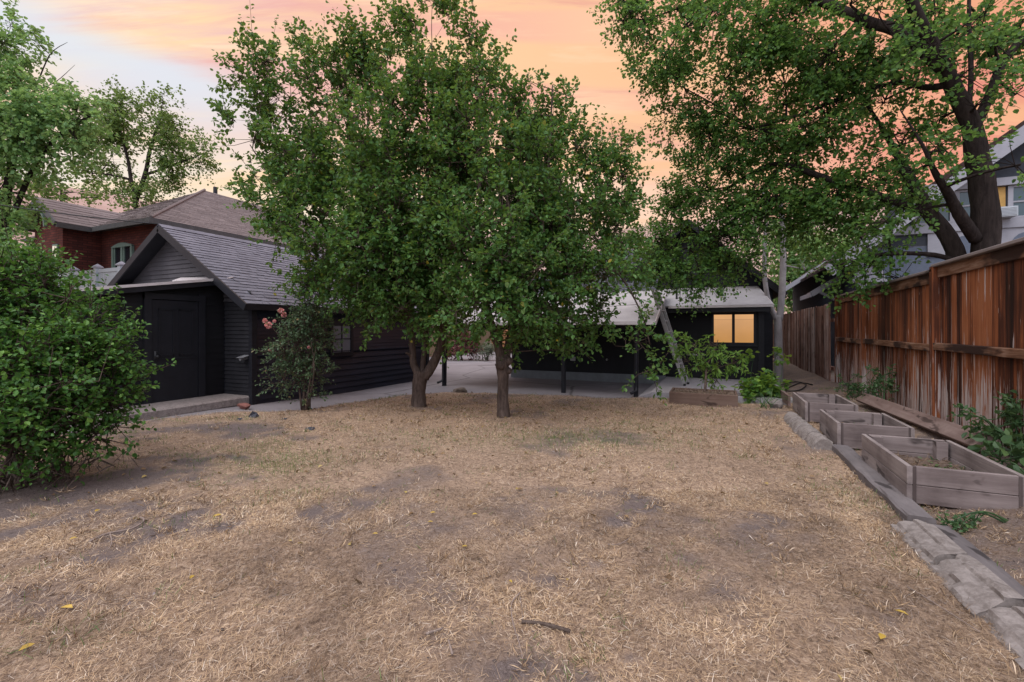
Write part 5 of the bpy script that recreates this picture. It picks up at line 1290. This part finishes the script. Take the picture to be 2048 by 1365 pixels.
# ------------------------------------------------------------------ shrubs and plants
def shrub(name, label, base, stems, blobs, dens, per, ln, wr, lmat, bmat, tl, up, cat='shrub', **kw):
    r, t, c = tree(name, label, base, stems, blobs, dens, per, ln, wr, lmat, bmat, tl, up, .7, None, cat, **kw)
    t.name = 'stems'; c.name = 'foliage'; return r
# large bush in the left foreground
bx = at(40, 985, 4.3)
stems = []
for i in range(14):
    a = np.array((bx[0] + random.uniform(-.45, .35), bx[1] + random.uniform(-.35, .4), .0)); q = random.uniform(-1, 1)
    b = a + np.array((random.uniform(-.3, .35), random.uniform(-.2, .6), .85)); c = b + np.array((random.uniform(-.25, .25), random.uniform(-.1, .5), .5))
    stems.append(([a, a * .6 + b * .4 + np.array((0, 0, .1)), b, c], [.016, .011, .006, .002]))
stems.append(([at(90, 965, 4.4), at(150, 890, 4.5), at(205, 845, 4.6)], [.012, .009, .005]))
B6 = [(10, 620, 4.5, 110, 90), (90, 600, 4.6, 90, 60), (60, 720, 4.1, 130, 90), (170, 650, 4.5, 75, 70), (190, 740, 4.5, 85, 60), (100, 800, 4.1, 110, 70), (225, 690, 4.7, 50, 45), (220, 800, 4.6, 60, 40), (10, 840, 3.9, 100, 55), (-80, 720, 4.2, 130, 170), (150, 820, 4.4, 70, 45), (40, 560, 4.7, 70, 35), (-60, 560, 4.6, 100, 60), (60, 660, 5.2, 150, 110), (235, 850, 4.6, 40, 22), (120, 545, 4.8, 45, 30), (120, 870, 4.2, 80, 45), (190, 870, 4.4, 55, 35), (30, 890, 3.9, 90, 45), (260, 780, 4.7, 40, 40), (60, 900, 4.3, 80, 40), (60, 540, 4.9, 40, 25)]
shrub('foreground_bush', 'large leafy green bush filling the left foreground', (bx[0], bx[1], 0), stems, [blob(b[0] - 18, b[1], b[2], max(14, b[3] - 12), max(9, b[4] - 12)) for b in B6], 540, 13, .05, .4, M['leaf_bush'], M['bark'], (.14, .34), .7, upn=.9, droop=.2, leafjit=.014, branch_r=.005, shellpow=2.0, shoots=.12)
# loose upright shoots of that bush carry narrow leaves as well: woody litter at its foot
g = np.random.default_rng(7); k = 500
P = np.stack([bx[0] - .1 + g.normal(0, .3, k), bx[1] + g.normal(0, .3, k), np.full(k, .02)], 1); P[:, 2] += np.abs(g.normal(0, .05, k))
D = norm(np.stack([g.normal(0, 1, k), g.normal(0, 1, k), np.abs(g.normal(.9, .7, k))], 1))
tag(leaf_object('dead_stalks', P, D, g.normal(0, 1, (k, 3)), g.uniform(.08, .25, k), .014, M['stick']), 'dead brown stalks and litter under the left foreground bush', 'dead stalks', kind='stuff')

# climbing rose by the shed wall
rb = at(612, 822, 8.45); stems = []
for i in range(9):
    a = np.array((rb[0] + random.uniform(-.1, .1), rb[1] + random.uniform(-.08, .08), 0)); e = at(random.uniform(565, 650), random.uniform(620, 700), 8.4 + random.uniform(-.3, .3))
    stems.append(([a, a * .5 + e * .5 + np.array((random.uniform(-.15, .15), 0, .1)), e], [.02, .012, .004]))
for x, y in ((540, 650), (562, 625), (545, 700), (560, 760)):
    stems.append(([rb + np.array((0, 0, .1)), at(600, 740, 8.4), at(x + 20, y + 25, 8.4), at(x, y, 8.4)], [.014, .01, .006, .003]))
B7 = [(615, 640, 8.4, 34, 34), (595, 690, 8.3, 32, 34), (628, 690, 8.5, 18, 34), (600, 750, 8.35, 30, 30), (568, 755, 8.3, 18, 12), (620, 750, 8.4, 12, 30), (555, 770, 8.3, 12, 8), (615, 795, 8.4, 12, 14), (578, 650, 8.4, 16, 16), (622, 620, 8.6, 22, 24), (625, 590, 8.5, 40, 26), (562, 690, 8.35, 9, 8)]
rose = shrub('rose_bush', 'tall straggling rose bush with pink blooms against the shed wall', (rb[0], rb[1], 0), stems, [blob(*b) for b in B7], 330, 13, .052, .36, M['leaf_rose'], M['bark'], (.15, .35), .4, droop=.2, leafjit=.02, branch_r=.01)
for (x, y, s) in ((537, 651, .07), (562, 622, .06), (568, 630, .055), (549, 643, .035), (618, 695, .035), (530, 642, .05), (540, 700, .03)):
    c = at(x, y, 8.25); k = 46; q = norm(rng.normal(0, 1, (k, 3))); P = c + q * s * .25
    leaf_object('bloom', P, q + rng.normal(0, .3, (k, 3)), np.cross(q, rng.normal(0, 1, (k, 3))), np.full(k, s * .75), .55, M['rose'], rose, .5)

# peach sapling standing in the planter
pb = np.array(at(1411, 772, 9.95)); pb = np.array((pb[0], 10.04, .2)); D0 = 9.75
def sp(x, y, dd=D0): return at(x, y, dd)
limbs = [([pb, sp(1412, 740), sp(1408, 720), sp(1398, 700)], [.026, .022, .016, .01]), ([sp(1411, 735), sp(1428, 705), sp(1436, 680)], [.016, .011, .005]), ([sp(1410, 745), sp(1440, 735), sp(1475, 722)], [.014, .009, .004]), ([sp(1408, 720), sp(1385, 700), sp(1368, 680)], [.014, .009, .004]), ([sp(1411, 745), sp(1390, 735), sp(1378, 728)], [.012, .008, .004])]
B8 = [(1366, 684, 9.7, 20, 14), (1390, 690, 9.6, 16, 18), (1430, 690, 9.8, 22, 18), (1440, 728, 9.7, 30, 14), (1465, 722, 9.7, 18, 8), (1390, 735, 9.6, 22, 18), (1420, 745, 9.8, 28, 16), (1375, 715, 9.7, 15, 14), (1435, 765, 9.7, 14, 10), (1412, 690, 9.9, 16, 14), (1478, 724, 9.7, 8, 6)]
tree('peach_sapling', 'small peach sapling with long drooping leaves growing in the brown planter', pb, limbs, [blob(b[0], b[1], b[2], b[3] * .75, b[4] * .75) for b in B8], 62, 8, .14, .16, M['leaf_peach'], M['bark'], (.1, .25), .2, .8, None, 'sapling', leafjit=.01, droop=.55, branch_r=.008, splay=1.2)

# squash vine right of the planter
vb = np.array((.85, 9.75, .0)); stems = []
for i in range(12):
    e = vb + np.array((random.uniform(-.35, .5), random.uniform(-.25, .4), random.uniform(.08, .3))); stems.append(([vb + np.array((random.uniform(-.1, .1), random.uniform(-.1, .1), 0)), (vb + e) / 2 + np.array((0, 0, .15)), e], [.006, .004, .002]))
for x, y in ((1508, 712), (1552, 705), (1565, 722)):
    stems.append(([vb + np.array((.1, 0, .1)), at(x - 5, y + 50, 9.9), at(x, y, 9.9)], [.008, .006, .003]))
B9 = [(1520, 782, 9.6, 34, 14), (1496, 775, 9.7, 20, 10), (1545, 778, 9.9, 26, 14), (1530, 755, 9.8, 20, 12), (1555, 795, 9.5, 16, 8), (1510, 800, 9.4, 22, 8), (1530, 765, 9.6, 30, 14), (1505, 720, 9.9, 8, 8), (1552, 712, 9.9, 9, 7), (1480, 768, 9.7, 12, 8)]
shrub('squash_vine', 'bright green broad leaved squash vine right of the planter', tuple(vb), stems, [blob(*b) for b in B9], 210, 4, .11, .52, M['leaf_vine'], M['leaf_weed'], (.06, .14), .35, cat='vine', upn=1.2, droop=.1, leafjit=.03, branch_r=.007)

# weeds along the fence
def weed(label, base, stems_px, d, ln, wr, per, dens=75, mat='leaf_weed', tl=(.1, .22)):
    base = np.array(base); st = []; bl = []
    for x, y, r in stems_px:
        e = at(x, y, d); st.append(([base + np.array((random.uniform(-.05, .05), random.uniform(-.05, .05), 0)), (base + e) / 2 + np.array((0, 0, .08)), e], [.008, .006, .003])); bl.append((e, np.array((r, r, r * .45)), 1.0))
    r = shrub('tall_weed', label, tuple(base), st, bl, dens, per, ln, wr, M[mat], M['leaf_weed'], tl, .1, cat='weed', leafjit=.008, droop=.2, branch_r=.005)
    r['group'] = 'weeds growing along the fence'
weed('leafy weed with fern like leaves against the fence behind the middle bed', (2.62, 9.6, .2), [(1770, 742, .16), (1735, 758, .14), (1765, 782, .15), (1790, 800, .1), (1752, 795, .12)], 7.9, .07, .3, 10)
weed('low weed at the fence foot behind the farthest bed', (2.5, 11.2, .15), [(1690, 768, .15), (1700, 790, .16), (1720, 780, .14), (1738, 790, .12)], 8.9, .06, .35, 8)
weed('tall weed with compound leaves by the fence at the right edge', (2.72, 6.1, .2), [(1985, 850, .14), (2030, 845, .12), (1960, 830, .1), (2020, 880, .14), (2045, 820, .1)], 4.7, .075, .32, 9)
weed('broad leaved weed cut off by the right edge beside the nearest bed', (2.5, 5.4, .15), [(1998, 922, .05), (2030, 905, .07), (2055, 915, .08)], 4.2, .11, .42, 3, 200)
weed('tuft of green weeds below the nearest bed', (1.95, 4.55, .08), [(1925, 1046, .1), (1900, 1048, .07), (1945, 1050, .07)], 3.35, .03, .45, 6, 160, tl=(.03, .07))

# shrubs at the end of the driveway
def ball(name, label, px, d, blobs, mat, ln, dens, wr=.4):
    b = at(px, 660, d); z = -.12
    st = [([np.array((b[0] + random.uniform(-.2, .2), b[1] + random.uniform(-.2, .2), z)), at(px + random.uniform(-15, 15), 690, d)], [.03, .012]) for _ in range(6)]
    shrub(name, label, (b[0], b[1], z), st, [blob(*q) for q in blobs], dens, 10, ln, wr, mat, M['bark'], (.15, .35), .5, leafjit=.03, branch_r=.02)
ball('barberry_shrub', 'dark red leaved barberry shrub at the end of the driveway', 922, 24, [(922, 690, 24, 30, 26), (905, 700, 24, 16, 16), (945, 700, 24, 16, 16), (915, 672, 24.3, 18, 14)], M['leaf_purple'], .1, 110)
ball('sage_shrub', 'grey green feathery shrub right of the barberry', 972, 24, [(972, 698, 24, 18, 18), (985, 705, 23.8, 14, 12), (962, 705, 24, 12, 12)], M['leaf_sage'], .14, 90, .12)
ball('dry_shrub', 'low orange brown shrub left of the barberry', 892, 25, [(892, 705, 25, 14, 12)], M['leaf_yellow'], .09, 80)
mb = MB(); mb.box(-9.0, 24.4, -.2, -3.5, 26, .05); struct(mb.build('planting_bed', M['soil']))

# ------------------------------------------------------------------ sky, sun, camera
def world():
    w = bpy.data.worlds.new('World'); SC.world = w; w.use_nodes = True
    t = NT.__new__(NT); t.t = w.node_tree; t.t.nodes.clear()
    out = t.n('ShaderNodeOutputWorld'); bg = t.n('ShaderNodeBackground')
    tc = t.n('ShaderNodeTexCoord'); dirv = tc.outputs['Generated']
    def dot(v):
        nd = t.n('ShaderNodeVectorMath', operation='DOT_PRODUCT'); t.l(dirv, nd.inputs[0]); nd.inputs[1].default_value = v; return nd.outputs['Value']
    dr = dot((C_, S_, 0)); df = dot((-S_, C_, 0)); dz = dot((0, 0, 1))
    az = t.math('ARCTAN2', dr, df); el = t.math('ARCSINE', dz)
    def sm(x, a, b):
        m = t.n('ShaderNodeMapRange', interpolation_type='SMOOTHSTEP'); t.l(x, m.inputs[0]); m.inputs[1].default_value = a; m.inputs[2].default_value = b; return m.outputs[0]
    def inv(x): return t.math('SUBTRACT', 1.0, x)
    # cloud sheet coordinates: direction projected on a high plane
    den = t.math('ADD', t.math('MAXIMUM', dz, 0.0), .1)
    cb = t.n('ShaderNodeCombineXYZ'); t.l(t.math('DIVIDE', dr, den), cb.inputs[0]); t.l(t.math('DIVIDE', df, den), cb.inputs[1])
    mp = t.n('ShaderNodeMapping'); t.l(cb.outputs[0], mp.inputs[0]); mp.inputs['Rotation'].default_value = (0, 0, math.radians(12)); mp.inputs['Scale'].default_value = (.42, 2.2, 1)
    n1 = t.noise(mp.outputs[0], 1.3, 8, .6, .5); n2 = t.noise(mp.outputs[0], 2.4, 8, .65, .5); n3 = t.noise(mp.outputs[0], 5.5, 8, .65, .4)
    azf = sm(az, -1.0, 1.0); azl = t.n('ShaderNodeMapRange'); t.l(az, azl.inputs[0]); azl.inputs[1].default_value = -.9; azl.inputs[2].default_value = .9; azf = azl.outputs[0]
    low = t.ramp(azf, [(0, (.84, .76, .68)), (.3, (.88, .77, .57)), (.55, (.97, .74, .55)), (.72, (.93, .55, .38)), (.9, (.82, .31, .18)), (1, (.78, .27, .17))])
    high = t.ramp(azf, [(0, (.82, .64, .6)), (.25, (.84, .47, .4)), (.45, (.88, .45, .33)), (.6, (.93, .54, .33)), (.75, (.87, .41, .26)), (.88, (.76, .25, .16)), (1, (.72, .22, .15))])
    c = t.mix(sm(el, .2, .48), low, high)
    yel = t.mix(azf, (1.0, .72, .42), (.86, .42, .2))
    pk = t.mix(azf, (.82, .42, .38), (.66, .2, .16))
    c = t.mix(t.math('MULTIPLY', sm(n1, .44, .6), sm(el, .1, .35)), c, yel)
    c = t.mix(t.math('MULTIPLY', sm(n2, .52, .68), t.math('MULTIPLY', sm(el, .22, .42), .6)), c, pk)
    c = t.mix(t.math('MULTIPLY', sm(n3, .5, .68), t.math('MULTIPLY', sm(el, .16, .36), .5)), c, t.mix(azf, (1.0, .84, .58), (.95, .52, .28)))
    elw = t.math('ADD', el, t.math('MULTIPLY', t.math('SUBTRACT', n2, .5), .06))
    elw = t.math('ADD', elw, t.math('MULTIPLY', t.math('ADD', az, .65), .06))
    blue = t.math('MULTIPLY', t.math('MULTIPLY', sm(elw, .3, .42), inv(sm(elw, .42, .475))), inv(sm(az, -.62, -.38)))
    c = t.mix(t.math('MULTIPLY', blue, .9), c, (.7, .735, .79))
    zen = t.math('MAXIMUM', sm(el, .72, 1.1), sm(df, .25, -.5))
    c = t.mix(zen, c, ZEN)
    gnd = sm(dz, -.01, -.06)
    c = t.mix(gnd, c, (.18, .14, .12))
    sky = t.n('ShaderNodeTexSky', sky_type='NISHITA'); sky.sun_disc = False; sky.sun_elevation = math.radians(SUN_EL); sky.sun_rotation = math.radians(SUN_AZ)
    add = t.mix(1.0, c, t.mix(1.0, sky.outputs[0], (.012, .012, .012), 'MULTIPLY'), 'ADD')
    t.l(add, bg.inputs['Color']); bg.inputs['Strength'].default_value = 1.0
    t.l(bg.outputs[0], out.inputs[0])
ZEN = (1.3, 1.33, 1.53)  # unseen sky overhead and behind the camera, brightened to lift the ambient light
SUN_EL, SUN_AZ = 58, 190
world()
sun = bpy.data.lights.new('sun', 'SUN'); sun.energy = 2.0; sun.angle = math.radians(45); sun.color = (1, .95, .91)
so = bpy.data.objects.new('sun', sun); COL.objects.link(so)
az = math.radians(SUN_AZ); e = math.radians(SUN_EL)
sd = Vector((math.sin(az) * math.cos(e), math.cos(az) * math.cos(e), math.sin(e)))
so.rotation_euler = sd.to_track_quat('Z', 'Y').to_euler()

cam = bpy.data.cameras.new('camera'); co = bpy.data.objects.new('camera', cam); COL.objects.link(co)
cam.sensor_width = 36; cam.lens = 36 * F / 2048; cam.shift_y = -22.5 / 2048
cam.clip_start = .05; cam.clip_end = 9000
co.location = (0, 0, H); co.rotation_euler = (math.pi / 2, 0, TH)
SC.camera = co
SC.render.resolution_x = 1024; SC.render.resolution_y = 682
vs = SC.view_settings; SC.display_settings.display_device = 'sRGB'
vs.view_transform = 'Standard'; vs.look = 'None'; vs.exposure = .12; vs.gamma = 1; vs.use_curve_mapping = False
SC.cycles.use_denoising = True
SC.cycles.max_bounces = 6; SC.cycles.transparent_max_bounces = 4
